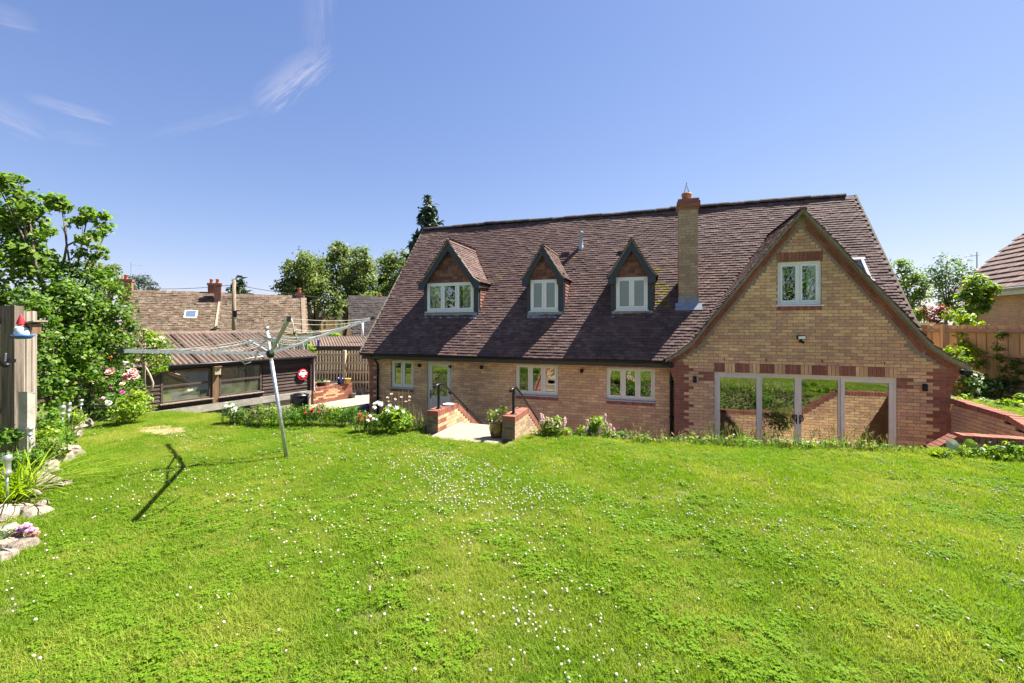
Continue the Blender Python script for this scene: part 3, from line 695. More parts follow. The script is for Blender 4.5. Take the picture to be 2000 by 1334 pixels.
# ---- chimney
ch = MB(); CP = Pieces(BOXV, BOXF)
cb = zmain(CHY)-.05; cd = .5
def cint(z): return (CHX0, CHX1)
mchim = MB()
brick_wall(PC, mchim, Vector((0, CHY, 0)), E1, NF, cb, 5.20, cint, [], lambda s, z, r: random.choice([9, 10, 11]), depth=cd)
brick_wall(PC, mchim, Vector((CHX1, CHY, 0)), Vector((0, 1, 0)), Vector((1, 0, 0)), cb, 5.20, lambda z: (.01, cd), [], lambda s, z, r: random.choice([9, 10, 11]), depth=.02)
brick_wall(PC, mchim, Vector((CHX0, CHY, 0)), Vector((0, 1, 0)), Vector((-1, 0, 0)), cb, 5.20, lambda z: (.01, cd), [], lambda s, z, r: random.choice([9, 10, 11]), depth=.02)
for k, ex in enumerate((.035, .06, .06, .03)):
    zz = 5.20+.075*k
    mchim.box((CHX0-ex+.008, CHY-ex+.008, zz), (CHX1+ex-.008, CHY+cd+ex-.008, zz+.075))
    for o_, e_, n_, l_ in ((Vector((CHX0-ex, CHY-ex+.008, zz+.0375)), E1, NF, CHX1-CHX0+2*ex), (Vector((CHX1+ex-.008, CHY-ex, zz+.0375)), Vector((0, 1, 0)), Vector((1, 0, 0)), cd+2*ex)):
        s = -.11*(k % 2)
        while s < l_:
            a, b = max(0, s+.005), min(l_, s+.22); s += .225
            if b-a > .03: c = o_+e_*((a+b)/2)+n_*(.004-.02); PC.put(frame(c, e_, -n_, UP, b-a, .05, .064), red(), project_area(c, b-a, .065, n_))
chim = mchim.build('chimney', MORTAR, H)
cx_, cy_ = at(1341, 380, Y=CHY+.2).x, CHY+.22
mb = MB(); mb.lathe((cx_, cy_, 5.5), [(.0, .0), (.125, 0), (.12, .13), (.135, .14), (.135, .2), (.1, .2), (.1, .1)], 18); mb.build('chimney_pot', TERRA, chim, True)
mb = MB(); t = Vector((cx_, cy_, 5.98))
for k in range(4): an = math.pi/4+k*math.pi/2; mb.tube([(cx_+.11*math.cos(an), cy_+.11*math.sin(an), 5.68), t], .009, 5)
mb.tube([t-UP*.04, t+UP*.03], .014, 6)
for k in range(3): zz = 5.74+k*.07; rr = .11*(5.98-zz)/.30; mb.tube([(cx_+rr*math.cos(a_), cy_+rr*math.sin(a_), zz) for a_ in np.linspace(math.pi/4, math.pi/4+2*math.pi, 5)], .004, 4)
mb.build('cowl', GALVD, chim)
mb = MB(); yb = CHY-.012; mb.box((CHX0-.02, yb-.01, cb), (CHX1+.02, yb, zmain(CHY)+.21)); mb.prism([(CHX0-.1, CHY-.02, zmain(CHY-.02)+.05), (CHX1+.1, CHY-.02, zmain(CHY-.02)+.05), (CHX1+.1, CHY-.17, zmain(CHY-.17)+.045), (CHX0-.1, CHY-.17, zmain(CHY-.17)+.045)], (0, 0, .012))
mb.box((CHX1+.008, CHY-.02, cb), (CHX1+.02, CHY+.42, zmain(CHY+.1)+.25)); mb.build('lead_flashing', LEAD, chim)
PC.finish('brick', BRK, H, 300, 'brickwork')
# roof bits: soil vent pipe, tile vents, roof window
def onroof(x, y):
    o, p = Vector((0, 0, CZ)), at(x, y, d=1); dr_ = p-o; k = (ZE-YE*SL-CZ)/(dr_.z-SL*dr_.y); return o+dr_*k
p = onroof(1135, 484); mb = MB(); mb.lathe(p-UP*.1, [(.11, .03), (.075, .16), (.06, .2), (.06, .58), (.066, .585), (.066, .63), (.0, .66)], 14); mb.build('vent_pipe', M('grey_pipe', (.33, .37, .42), .5, .15, 12), H, True)
for x, y in ((1106, 496), (1216, 494)):
    p = onroof(x, y); mb = MB(); mb.prism([p+Vector((-.13, -.02, -.02)), p+Vector((-.13, -.10, -.02)), p+Vector((-.13, -.06, .07)), p+Vector((-.13, .08, .11))], (.26, 0, 0)); mb.build('roof_vent', TILES[4], H)
p = onroof(1662, 532)
mb = MB(); c = p+NR*.05
for s in (-.33, .27): mb.bar(c+Vector((s+.03, 0, 0))-U*.42, c+Vector((s+.03, 0, 0))+U*.42, .06, .12, NR)
for s in (-.40, .40): mb.bar(c+U*s+Vector((-.37, 0, 0)), c+U*s+Vector((.37, 0, 0)), .07, .125, NR)
rw = mb.build('roof_window', SILLM, H); mb = MB(); mb.bar(c-U*.37+NR*.02, c+U*.37+NR*.02, .6, .01, NR); mb.build('pane', GLASS, rw)
# ------------------------------------------------------------------ garden steps, retaining walls
def coping_run(pc, pts, wdir, width, h=.105, pitch=.075, mi=red):
    """bricks on edge across the top of a wall along the polyline pts"""
    for p, q in zip(pts, pts[1:]):
        p, q = Vector(p), Vector(q); d = (q-p); l = d.length; d.normalize(); n_ = max(1, round(l/pitch)); w = Vector(wdir).normalized(); u = w.cross(d)
        if u.z < 0: u = -u
        for i in range(n_):
            c = p+d*(l*(i+.5)/n_)+u*(h/2+random.uniform(-.003, .003))
            pc.put(frame(c, d, w, u, l/n_-.01, width, h), mi(), project_area(c, width, l/n_, u)+project_area(c, h, l/n_, w))
def solid_bricks(pc, mort_, x0, x1, y0, topf, y1, z0, end=True):
    """a wall running along Y between x0 and x1, top height topf(y), bricks on both faces and on the near end"""
    for s, x in ((1, x1), (-1, x0)):
        row = 0; z = z0
        while z < max(topf(y0), topf(y1))+.1:
            zc = z+.0375; ys_ = [y for y in np.arange(y0, y1+.001, .02) if topf(y) >= z+.06]
            if len(ys_) > 2:
                a0, b0 = ys_[0], ys_[-1]; k = -1
                while True:
                    l = y0+k*.225+(row % 2)*.1125+.005; r = l+.215; k += 1
                    if l > b0: break
                    l2, r2 = max(l, a0), min(r, b0)
                    if r2-l2 < .03: continue
                    c = Vector((x+s*(.006-.025), (l2+r2)/2, zc)); pc.put(frame(c, (0, 1, 0), (-s, 0, 0), (0, 0, 1), r2-l2, .05, .064), (random.choice([15, 16, 17]) if x0 > -3 or random.random() < .3 else buff()) if (l2-y0 > .2 or row % 2 == 0 or x0 > -3) else red(), project_area(c, r2-l2, .065, Vector((s, 0, 0))) if s*(-c.x) > 0 and zc > -.1 else 0)
            z += .075; row += 1
    if end:
        z = z0; row = 0
        while z < topf(y0)-.02:
            n_ = 1 if row % 2 else 2
            for i in range(n_):
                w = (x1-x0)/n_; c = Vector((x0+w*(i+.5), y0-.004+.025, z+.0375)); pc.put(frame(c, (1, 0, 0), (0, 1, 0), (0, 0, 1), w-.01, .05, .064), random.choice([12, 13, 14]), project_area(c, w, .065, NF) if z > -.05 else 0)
            z += .075; row += 1
    pts = [(y, topf(y)) for y in np.linspace(y0, y1, 24)]
    poly = [(x0+.006, y, z) for y, z in pts]+[(x0+.006, y1, z0), (x0+.006, y0, z0)]
    mort_.prism(poly, (x1-x0-.012, 0, 0))
SX = [(-4.09, -3.87), (-2.57, -2.35)]
for i, (x0, x1) in enumerate(SX):
    t = thing('stair_wall', ('low brick wall left of the garden steps with a pale dish on its top', 'low brick wall right of the garden steps beside the brown glazed pot')[i], 'wall', ((x0+x1)/2, 7.1, 0), 'sloping brick walls beside the garden steps')
    top = lambda y: .32 if y < 7.93 else .32-(y-7.93)*.63
    pc = Pieces(BOXV, BOXF); mo = MB(); solid_bricks(pc, mo, x0, x1, 7.1, top, 9.9, -1.25)
    w = x0-.008; coping_run(pc, [((x0+x1)/2+0, 7.09, .32), ((x0+x1)/2, 7.93, .32), ((x0+x1)/2, 9.9, .32-1.97*.63)], (1, 0, 0), x1-x0+.016)
    mo.build('wall_core', MORTAR, t); pc.finish('brick', BRK, t, 300, 'brickwork')
    hr = thing('handrail', ('black handrail on the left wall of the garden steps', 'black handrail on the right wall of the garden steps')[i], 'handrail', ((x0+x1)/2, 7.28, .42), 'handrails of the garden steps')
    xm = (x0+x1)/2+.02; mb = MB(); mb.lathe((xm, 7.3, .426), [(0, .012), (.06, .012), (.06, 0), (.03, .012), (.032, .03), (.026, .04), (.026, .46)], 12); mb.build('post', BLACKPL, hr, True)
    mb = MB(); mb.tube([(xm, 7.12, .865), (xm, 7.3, .895), (xm, 7.46, .885), (xm, 7.72, .74), (xm, 9.75, -.52), (xm, 9.9, -.58), (xm+.02, 9.98, -.66)], [.024, .026, .024, .02, .02, .02, .018], 8); mb.build('rail', BLACKPL, hr, True)
    mb = MB(); mb.tube([(xm, 8.6, -.09), (xm, 8.6, .2)], .018, 6); mb.tube([(xm, 9.7, -.78), (xm, 9.7, -.5)], .018, 6)
    mb.build('baluster', BLACKPL, hr)
st = thing('garden_steps', 'pale slab landing and steps descending between the two brick walls', 'steps', (-3.2, 7.4, 0))
mb = MB(); mb.box((-3.865, 6.72, -.05), (-3.2, 7.98, .022)); mb.build('slab', PALESLAB, st); mb = MB(); mb.box((-3.194, 6.72, -.05), (-2.575, 7.98, .021)); mb.build('slab', PALESLAB, st)
for k in range(6): mb = MB(); mb.box((-3.865, 7.98+k*.27, -1.25), (-2.575, 8.0+k*.27+.3, -.18-.175*k)); mb.build('step', PALESLAB, st)
t = thing('glazed_pot', 'brown glazed pot of variegated foliage on the steps landing', 'plant pot', (-2.72, 7.15, .022))
GLAZE = M('brown_glaze', (.10, .045, .018), .12, .35, 7, (.16, .10, .03), spec=.7)
mb = MB(); mb.lathe((-2.72, 7.15, .022), [(0, 0), (.085, 0), (.115, .08), (.127, .17), (.122, .25), (.130, .262), (.130, .285), (.115, .285), (.11, .24), (0, .24)], 24); mb.build('pot', GLAZE, t, True)
t2 = tag(link('saucer', None, None, Matrix.Translation((-3.93, 7.68, .43))), 'round pale dish lying on the left step wall', 'dish')
mb = MB(); mb.lathe((-3.95, 7.68, .424), [(0, .012), (.075, .012), (.105, .03), (.112, .03), (.085, .0), (0, .0)], 20); mb.build('dish_body', M('pale_ceramic', (.62, .62, .58), .3, .1, 9), t2, True)

# patio retaining wall behind the lawn: low run, ramp up, level run, then back to the gable corner
t = thing('retaining_wall', 'brick patio retaining wall with red coping climbing to the right of the lawn', 'wall', (3.5, 9.1, FLOOR))
pc = Pieces(BOXV, BOXF); mo = MB()
A = [(-2.2, -.58), (3.85, -.58), (4.78, .12), (6.02, .12)]
def wtop(x): return float(np.interp(x, [a for a, b in A], [b for a, b in A]))
brick_wall(pc, mo, Vector((6.02, 9.2, 0)), Vector((-1, 0, 0)), Vector((0, 1, 0)), FLOOR, .12, lambda z: (0, 6.02+2.2) if z < -.58 else (0, 6.02-(3.85+(z+.58)/.7*.93)), [], lambda s, z, r: buff(), depth=.19, vis=9)
brick_wall(pc, mo, Vector((3.7, 9.0, 0)), E1, NF, -.5, .11, lambda z: (max(0, .15+(z+.58)/.7*.93), 2.4), [], lambda s, z, r: random.choice([3, 5]), depth=.05)
coping_run(pc, [(x, 9.1, z) for x, z in A], (0, 1, 0), .225)
B = [(9.2, .12), (9.95, .33), (11.5, .37)]
brick_wall(pc, mo, Vector((5.92, 9.22, 0)), Vector((0, 1, 0)), Vector((-1, 0, 0)), FLOOR, .34, lambda z: (0, 2.26) if z < .1 else ((z-.1)/.21*.75+.05, 2.26), [], lambda s, z, r: random.choice([3, 5, 1, 3]), vis=-.7, depth=.19)
coping_run(pc, [(6.02, y, z) for y, z in B], (1, 0, 0), .225)
mo.build('wall_core', MORTAR, t); pc.finish('brick', BRK, t, 300, 'brickwork')

# ------------------------------------------------------------------ lamps and fittings on the house (parts of nothing: each screwed on, moves by itself)
def lantern(x, y, Yp, lab):
    p = at(x, y, Y=Yp-.06); t = thing('wall_light', lab, 'light', p, 'black up and down lights on the walls')
    mb = MB(); mb.lathe((p.x, p.y, p.z-.075), [(0, 0), (.042, 0), (.042, .15), (0, .15)], 14); mb.build('lamp_body', BLACKPL, t, True)
    mb = MB(); mb.box((p.x-.03, p.y+.03, p.z-.03), (p.x+.03, Yp-.009, p.z+.03)); mb.build('bracket', BLACKPL, t)
lantern(1357, 741, YG, 'black cylindrical wall light left of the glazed doors'); lantern(1807, 757, YG, 'black cylindrical wall light right of the glazed doors')
def round_light(x, y, lab):
    p = at(x, y, Y=YW-.05); t = thing('wall_light', lab, 'light', p, 'small round black lights under the eaves')
    mb = MB(); mb.lathe((p.x, p.y, p.z-.05), [(0, .11), (.05, .1), (.055, .05), (.03, 0), (0, 0)], 12); mb.build('lamp_body', BLACKPL, t, True)
    mb = MB(); mb.tube([(p.x, p.y, p.z+.02), (p.x, YW-.008, p.z+.02)], .035, 10); mb.build('bracket', BLACKPL, t, True)
round_light(819, 714, 'round black light between the small window and the back door'); round_light(940, 718, 'round black light right of the back door'); round_light(1136, 725, 'round black light between the two wide windows')
p = at(1565, 660, Y=YG-.12); t = thing('flood_light', 'black floodlight with bright lamp face high on the gable', 'floodlight', p)
mb = MB(); mb.prism([p+Vector((-.085, .05, .06)), p+Vector((-.085, -.06, .045)), p+Vector((-.085, -.05, -.03)), p+Vector((-.085, .05, -.01))], (.17, 0, 0)); mb.build('lamp_body', BLACKPL, t)
mb = MB(); mb.add([p+Vector((-.07, -.062, .04)), p+Vector((.07, -.062, .04)), p+Vector((.07, -.055, -.022)), p+Vector((-.07, -.055, -.022))], [(3, 2, 1, 0)]); mb.build('lens', WHITEP, t)
mb = MB(); mb.tube([p+Vector((0, .0, -.02)), p+Vector((0, .06, -.09)), p+Vector((0, .111, -.09))], .025, 8); mb.ball(p+Vector((.03, -.0, -.1)), .035); mb.build('bracket', BLACKPL, t, True)
for (x, y), w_ in zip(((1415, 702), (1497, 704), (1606, 706), (1727, 710)), ('leftmost', 'second from left', 'third from left', 'rightmost')):
    p = at(x, y, Y=YG-.03); mb = MB(); mb.tube([p+Vector((0, .022, .03)), p+Vector((0, -.02, .03)), p+Vector((0, -.02, -.03))], .008, 5)
    tag(mb.build('wall_hook', BLACKPL), w_+' small black hook in the brickwork above the glazed doors', 'hook', 'hooks above the glazed doors')
# things on inside sills
p = at(797, 748, Y=YW+.2); mb = MB(); mb.lathe((p.x, p.y, .03), [(0, 0), (.05, 0), (.09, .09), (.092, .1), (.08, .09), (0, .03)], 16); tag(mb.build('bowl', WHITEP, None, True), 'white bowl on the inside sill of the small window', 'bowl')
p = at(778, 748, Y=YW+.2); mb = MB(); mb.lathe((p.x, p.y, .03), [(0, 0), (.05, 0), (.06, .08), (.03, .14), (.03, .17), (0, .17)], 14); tag(mb.build('jug', M('blue_ceramic', (.05, .08, .2), .2, .2, 8), None, True), 'dark blue jug on the inside sill of the small window', 'jug')
p = at(1076, 592, Y=YD+.2); mb = MB(); mb.lathe((p.x, p.y, at(1076, 600, Y=YD+.2).z), [(0, 0), (.045, 0), (.05, .06), (.02, .1), (.02, .13), (0, .13)], 12); tag(mb.build('bottle', M('teal_plastic', (.05, .2, .3), .3, .2, 8), None, True), 'small teal bottle behind the frosted window of the middle dormer', 'bottle')

# ------------------------------------------------------------------ rotary washing line
B0 = Vector((-5.31, 5.02, 0)); HUB = Vector((-5.55, 4.94, 1.61)); TOP = at(521, 642, d=6.44); AX = (HUB-B0).normalized()
t = thing('rotary_washing_line', 'grey metal rotary washing line leaning on the lawn with four open arms', 'washing line', B0)
mb = MB(); mb.tube([B0-AX*.1, HUB-AX*.12], .027, 12); mb.build('pole', GALV, t, True)
mb = MB(); mb.tube([HUB-AX*.3, HUB+AX*.02, TOP], [.021, .021, .021], 10); mb.build('mast', WHITEP, t, True)
mb = MB(); mb.tube([HUB-AX*.07, HUB-AX*.05, HUB+AX*.03, HUB+AX*.05], [.03, .05, .05, .03], 12); mb.build('hub', BLACKPL, t, True)
mb = MB(); TC = HUB+(TOP-HUB)*.62; mb.tube([TC-AX*.03, TC+AX*.03], .04, 10); mb.tube([TOP-AX*.02, TOP+AX*.03], .03, 10); mb.build('collar', GALVD, t, True)
TIPS = [at(236, 686, d=5.46), at(564, 623, d=5.05), at(727, 622, d=7.4), at(486, 665, d=7.75)]
for i, q in enumerate(TIPS):
    mb = MB(); d = (q-HUB).normalized(); mb.bar(HUB+d*.05, q, .03, .042, AX); arm = mb.build('arm', GALVD, t)
    mb = MB(); mb.bar(q-d*.03, q+d*.035, .038, .052, AX); mb.build('end_cap', BLACKPL, arm)
    mb = MB(); mb.bar(TC, HUB+(q-HUB)*.42+AX*.02, .014, .02, AX); mb.build('strut', GALVD, t)
for k in range(7):
    f = .34+.64*k/6; mb = MB()
    for i in range(4):
        a, b = HUB+(TIPS[i]-HUB)*f+AX*.02, HUB+(TIPS[(i+1) % 4]-HUB)*f+AX*.02; sag = .03+.05*random.random()
        mb.tube([a+(b-a)*s-UP*(sag*4*s*(1-s)) for s in np.linspace(0, 1, 9)], .0026, 4, caps=False)
    mb.build('line', CORD, t, True)
# pegs hanging on the line between the far arms, a coil of cord on the near arm
PEG = [M('wooden_peg', (.42, .30, .17), .8, .2, 10), M('grey_peg', (.35, .37, .42), .6, .2, 10), M('green_peg', (.22, .28, .14), .6, .2, 10)]
pm = []
for m in PEG: b_ = MB(); b_.prism([(-.006, -.004, .01), (.006, -.004, .01), (.009, -.004, -.075), (.002, -.004, -.07), (0, -.004, -.01), (-.002, -.004, -.07), (-.009, -.004, -.075)], (0, .012, 0)); pm.append(b_.mesh('clothes_peg', m))
a, b = HUB+(TIPS[1]-HUB)*.45, HUB+(TIPS[2]-HUB)*.45; a, b = at(532, 664, d=6.6), at(600, 672, d=6.9)
mb = MB(); mb.tube([a+(b-a)*s-UP*(.02*4*s*(1-s)) for s in np.linspace(0, 1, 8)], .004, 4); mb.build('line', CORD, t)
for i in range(18):
    s = i/17; p = a+(b-a)*s-UP*(.08*s*(1-s)); tag(link('clothes_peg', random.choice(pm), None, Matrix.Translation(p) @ Matrix.Rotation(random.uniform(-.5, .5)+TH, 4, 'Z') @ Matrix.Rotation(random.uniform(-.25, .25), 4, 'Y') @ Matrix.Scale(1.25, 4)), 'clothes peg hanging on the washing line behind its pole', 'peg', 'pegs on the washing line')
q = TIPS[1]; w = at(575, 650, d=5.2); mb = MB(); mb.tube([q+Vector((-.05, 0, -.05)), q+Vector((-.06, 0, .0)), q+Vector((0, 0, .03)), q+Vector((.05, 0, -.02)), w, at(582, 664, d=5.6)], .008, 6); mb.build('cord', WHITEP, t, True)
mb = MB(); mb.ball(w, .016, 8, 0, (1, 1, 1.8)); mb.build('cleat', BLACKPL, t, True)
p = at(472, 704, d=6.1); q = at(514, 696, d=6.3); mb = MB(); mb.tube([p, p+(q-p)*.5+UP*.008, q], .012, 6); mb.tube([p+UP*.004, at(478, 711, d=6.15), at(492, 706, d=6.2)], .01, 6); mb.tube([q, at(500, 690, d=6.3)], .004, 4); mb.build('folded_cord', CORD, t, True)

# ------------------------------------------------------------------ timber shed
S0 = Vector((-12.8, 13.2, 0)); SD = Vector((-.264, -.964, 0)); SN = Vector((.964, -.264, 0))    # right front corner, direction along the front, outward normal
def sp(t, z, out=0): p = S0+SD*t+SN*out; p.z = z; return p
def st_of(x):                                                        # distance along the front seen at photo column x
    u = (x-1000)/FPX; k = (u*math.cos(TH)-math.sin(TH))/(u*math.sin(TH)+math.cos(TH))
    return (k*S0.y-S0.x)/(SD.x-k*SD.y)
SH = thing('timber_shed', 'long dark weatherboarded shed with brown corrugated roof and two wide windows', 'shed', sp(2.5, FLOOR))
EZ, PZ, SL_ = .80, -.52, 7.2
for a, b in ((st_of(512), -.0), (SL_, st_of(312))):
    z = PZ+.02; 
    while z < EZ-.1:
        mb = MB(); t0, t1 = b, a; q = [sp(t0, z, .045+random.uniform(-.004, .006)), sp(t1, z, .045), sp(t1, z+.155, .012), sp(t0, z+.155, .012)]
        mb.add(q+[p-SN*.028 for p in q], [(0, 1, 2, 3), (0, 4, 5, 1), (3, 2, 6, 7)]); mb.build('plank', random.choice(BOARDS), SH); z += .118
mb = MB()
mb.prism([sp(-.0, FLOOR, -.02), sp(SL_, FLOOR, -.02), sp(SL_, EZ, -.02), sp(0, EZ, -.02)], -SN*.06); mb.prism([sp(0, FLOOR, -.08), sp(0, EZ, -.08), sp(0, EZ+.9, -2.6), sp(0, FLOOR, -2.6)], SD*.06); mb.prism([sp(SL_, FLOOR, -.08), sp(SL_, EZ, -.08), sp(SL_, EZ+.9, -2.6), sp(SL_, FLOOR, -2.6)], -SD*.06); mb.prism([sp(0, FLOOR, -2.6), sp(SL_, FLOOR, -2.6), sp(SL_, EZ+.9, -2.6), sp(0, EZ+.9, -2.6)], -SN*.05)
tw = [(st_of(313), st_of(411)), (st_of(427), st_of(510))]; wz0, wz1 = -.33, .66
mb = MB()
def wallstrip(t0, t1, z0, z1): mb.prism([sp(t0, z0, -.02), sp(t1, z0, -.02), sp(t1, z1, -.02), sp(t0, z1, -.02)], -SN*.06)
lo = [0, tw[1][1], tw[1][0], tw[0][1], tw[0][0], SL_]
wallstrip(0, SL_, FLOOR, wz0); wallstrip(0, SL_, wz1, EZ)
for a, b in ((lo[0], lo[1]), (lo[2], lo[3]), (lo[4], lo[5])): wallstrip(a, b, wz0, wz1)
for tt, s in ((0, 1), (SL_, -1)): mb.prism([sp(tt, FLOOR, -.08), sp(tt, EZ, -.08), sp(tt, EZ+.85, -2.6), sp(tt, FLOOR, -2.6)], SD*.06*s)
mb.prism([sp(0, FLOOR, -2.6), sp(SL_, FLOOR, -2.6), sp(SL_, EZ+.85, -2.6), sp(0, EZ+.85, -2.6)], -SN*.05); mb.build('wall', BOARDS[2], SH)
mb = MB(); mb.prism([sp(-.02, PZ-.0, .1), sp(SL_, PZ, .1), sp(SL_, PZ-.22, .1), sp(-.02, PZ-.22, .1)][::-1], -SN*.14); mb.build('plinth', CONC, SH)
mb = MB(); mb.prism([sp(-.02, PZ-.22, .03), sp(2.2, PZ-.22, .03), sp(2.0, FLOOR-.1, .03), sp(-.02, FLOOR-.1, .03)][::-1], -SN*.06); mb.build('base_wall', M('cream_render', (.5, .42, .3), .9, .15, 5), SH)
for j, (b, a) in enumerate(tw):                                        # b = far left t, a = right t
    mb = MB(); w = .055
    def mem(t0, t1, z0, z1, o0=-.01, o1=.05): mb.prism([sp(t0, z0, o1), sp(t1, z0, o1), sp(t1, z1, o1), sp(t0, z1, o1)], SN*(o0-o1))
    mem(a, b, wz1-w, wz1); mem(a, b, wz0, wz0+w); mem(a, a+w, wz0, wz1); mem(b-w, b, wz0, wz1); mid = wz0+.52; mem(a, b, mid-.03, mid+.03, -.01, .045)
    f = mb.build('window_frame', BOARDS[1], SH)
    for z0, z1 in ((wz0+w, mid-.03), (mid+.03, wz1-w)):
        g = MB(); g.prism([sp(a+w, z0, .015), sp(b-w, z0, .015), sp(b-w, z1, .015), sp(a+w, z1, .015)], -SN*.006); g.build('pane', GLASSS, f)
    mb = MB(); mb.prism([sp(a-.05, wz0-.03, .13), sp(b+.03, wz0-.03, .13), sp(b+.03, wz0, .13), sp(a-.05, wz0, .13)][::-1], -SN*.14); mb.build('sill', OLDWOOD[1], SH)
mb = MB(); mb.prism([sp(tw[1][1]+0, PZ, .08), sp(tw[1][1], PZ, .08)], SN) if 0 else None
mb.bar(sp((tw[0][1]+tw[1][0])/2, PZ, .04), sp((tw[0][1]+tw[1][0])/2, EZ-.05, .04), .17, .1, SN); mb.build('post', POSTW, SH)
mb = MB(); mb.bar(sp(-.02, PZ, .05), sp(-.02, EZ, .05), .1, .1, SN); mb.build('corner_post', BOARDS[1], SH)
mb = MB(); mb.bar(sp(SL_, EZ-.05, .1), sp(-.15, EZ-.05, .1), .03, .1, UP); mb.build('fascia', DARKFASCIA, SH)
mb = MB(); mb.tube([sp(SL_, EZ-.01, .17), sp(-.15, EZ-.01, .17)], .045, 8); mb.build('gutter', BLACKPL, SH, True)
mb = MB(); mb.tube([sp(-.1, EZ-.03, .17), sp(-.1, EZ-.12, .12), sp(-.1, PZ+.02, .12), sp(-.1, PZ-.08, .2)], .03, 8); mb.build('downpipe', M('pinkish_downpipe', (.46, .36, .36), .4, .1, 8), SH, True)
tw_ = 0.0
L0, L1 = -.2, SL_+.3
def corr_sheet(parent, P0, along, up, width, length, mat, pitch=.15, amp=.032, name='roof_sheet'):
    n_ = max(4, int(width/pitch*8)); nrm = along.cross(up).normalized(); nrm = nrm if nrm.z > 0 else -nrm; v = []
    for j, k in enumerate((0, .5, 1)):
        for i in range(n_+1):
            s = width*i/n_; v.append(P0+along*s+up*(length*k)+nrm*(amp*math.cos(s/pitch*2*math.pi)))
    mb = MB(); mb.add(v, [(j*(n_+1)+i, j*(n_+1)+i+1, (j+1)*(n_+1)+i+1, (j+1)*(n_+1)+i) for j in range(2) for i in range(n_)])
    o = mb.build(name, mat, parent, True); return o
rise = .92; upv = (-SN*2.75+UP*rise); ul = upv.length; upv.normalize(); nsh = 8; wsh = (L1-L0)/nsh
for i in range(nsh):
    for j in range(2): corr_sheet(SH, sp(L0+i*wsh-.0, EZ+.0, .2)+upv*(ul*.5*j*.97)+UP*(.012*(i % 2)+.02*j), SD, upv, wsh+.06, ul*.52, CORR)
mb = MB(); pk = sp(L0, EZ, .2)+upv*ul; half_round(mb, pk-UP*.02, pk+SD*(L1-L0)-UP*.02, .16); mb.build('ridge_capping', CORR, SH)
mb = MB(); mb.prism([sp(3.4, -1.15, -.6), sp(3.9, -1.15, -.6), sp(3.9, .15, -.6), sp(3.4, .15, -.6)], -SN*.03); mb.build('inner_board', PALEW[0], SH); mb = MB(); mb.bar(sp(1.1, -1.2, -.6), sp(1.9, .7, -.7), .12, .08); mb.bar(sp(1.8, -1.2, -.9), sp(1.8, .7, -.9), .5, .03); mb.build('inner_timber', POSTW, SH)
# nest box on the post, red disc sign on the boards
p = sp((tw[0][1]+tw[1][0])/2-.02, .55, .14); t = thing('nest_box', 'small pale wooden nest box on the post between the shed windows', 'nest box', p)
mb = MB(); mb.bar(p-UP*.13, p+UP*.12, .17, .13, SN); mb.build('box_body', PALEW[0], t); mb = MB(); mb.bar(p+UP*.13+SN*.02-SD*.11, p+UP*.13+SN*.02+SD*.11, .19, .022); mb.build('box_lid', POSTW, t)
mb = MB(); mb.tube([p+SN*.066+UP*.04, p+SN*.067+UP*.04], .02, 10); mb.build('entrance_hole', BLACKPL, t)
ts = st_of(589); p = sp(ts, .13, .075); t = thing('red_sign', 'round red sign with white lettering on the dark shed boards', 'sign', p)
mb = MB(); mb.tube([p, p+SN*.02], [.215, .205], 28); mb.build('disc', M('red_enamel', (.50, .02, .035), .3, .08, 6), t, False)
WH = MB(); e1, e2, c = -SD, UP, p+SN*.024
def stroke(pts, w): WH.tube([c+e1*a+e2*b for a, b in pts], w, 4)
stroke([(-.13*math.cos(k), .02+.14*math.sin(k)) for k in np.linspace(.25, 2.9, 9)], .011); stroke([(-.16, .03), (-.05, .045), (.05, .04), (.16, .055)], .013); stroke([(-.15, -.01), (.15, .0)], .012); stroke([(-.06, -.07), (.06, -.07)], .02); stroke([(-.03, -.11), (.035, -.10)], .014); stroke([(-.1, .085), (.08, .085)], .009)
WH.build('lettering', WHITEP, t)
# water butt
p = Vector((-12.15, 12.05, FLOOR)); t = thing('water_butt', 'black plastic water butt at the right corner of the shed', 'water butt', p)
mb = MB(); mb.lathe(p, [(0, 0), (.27, 0), (.30, .2), (.305, .22), (.31, .4), (.315, .42), (.31, .62), (.30, .70), (.315, .71), (.315, .74), (0, .77)], 24); mb.build('barrel', M('black_butt', (.02, .02, .024), .3, .2, 6, spec=.6), t, True)
mb = MB(); mb.lathe(p+UP*.755, [(.0, .03), (.2, .025), (.2, 0)], 20); mb.build('lid', BLACKPL, t, True)

# ------------------------------------------------------------------ trellis fence, planter wall and pots beyond the shed
FD = 20.2; fa = at(596, 690, d=FD); fb = at(760, 690, d=FD); fdir = (fb-fa); fdir.z = 0; fl = fdir.length; fdir.normalize(); fn = Vector((math.sin(TH), -math.cos(TH), 0))
FT = thing('picket_fence', 'pale timber picket fence with wide gaps behind the brick planter', 'fence', (fa.x, fa.y, FLOOR))
ztop, zbot = at(660, 685, d=FD).z, FLOOR+.05
pk = [MB().bar((0, 0, 0), (0, 0, ztop-zbot), .07, .022, (0, 1, 0)).mesh('picket', m) for m in PALEW]
k = 0; s = 0
while s < fl:
    link('picket', pk[k % 2], FT, Matrix.Translation((fa.x+fdir.x*s, fa.y+fdir.y*s, zbot+random.uniform(-.015, .015))) @ Matrix.Rotation(TH, 4, 'Z')); s += .138; k += 1
for z in (692, 709, 727, 746, 763):
    zz = at(660, z, d=FD).z; mb = MB(); q0, q1 = fa.copy(), fb.copy(); q0.z = q1.z = zz; mb.bar(q0+fn*.04, q1+fn*.04, .05, .10, UP); mb.build('rail', random.choice(PALEW), FT)
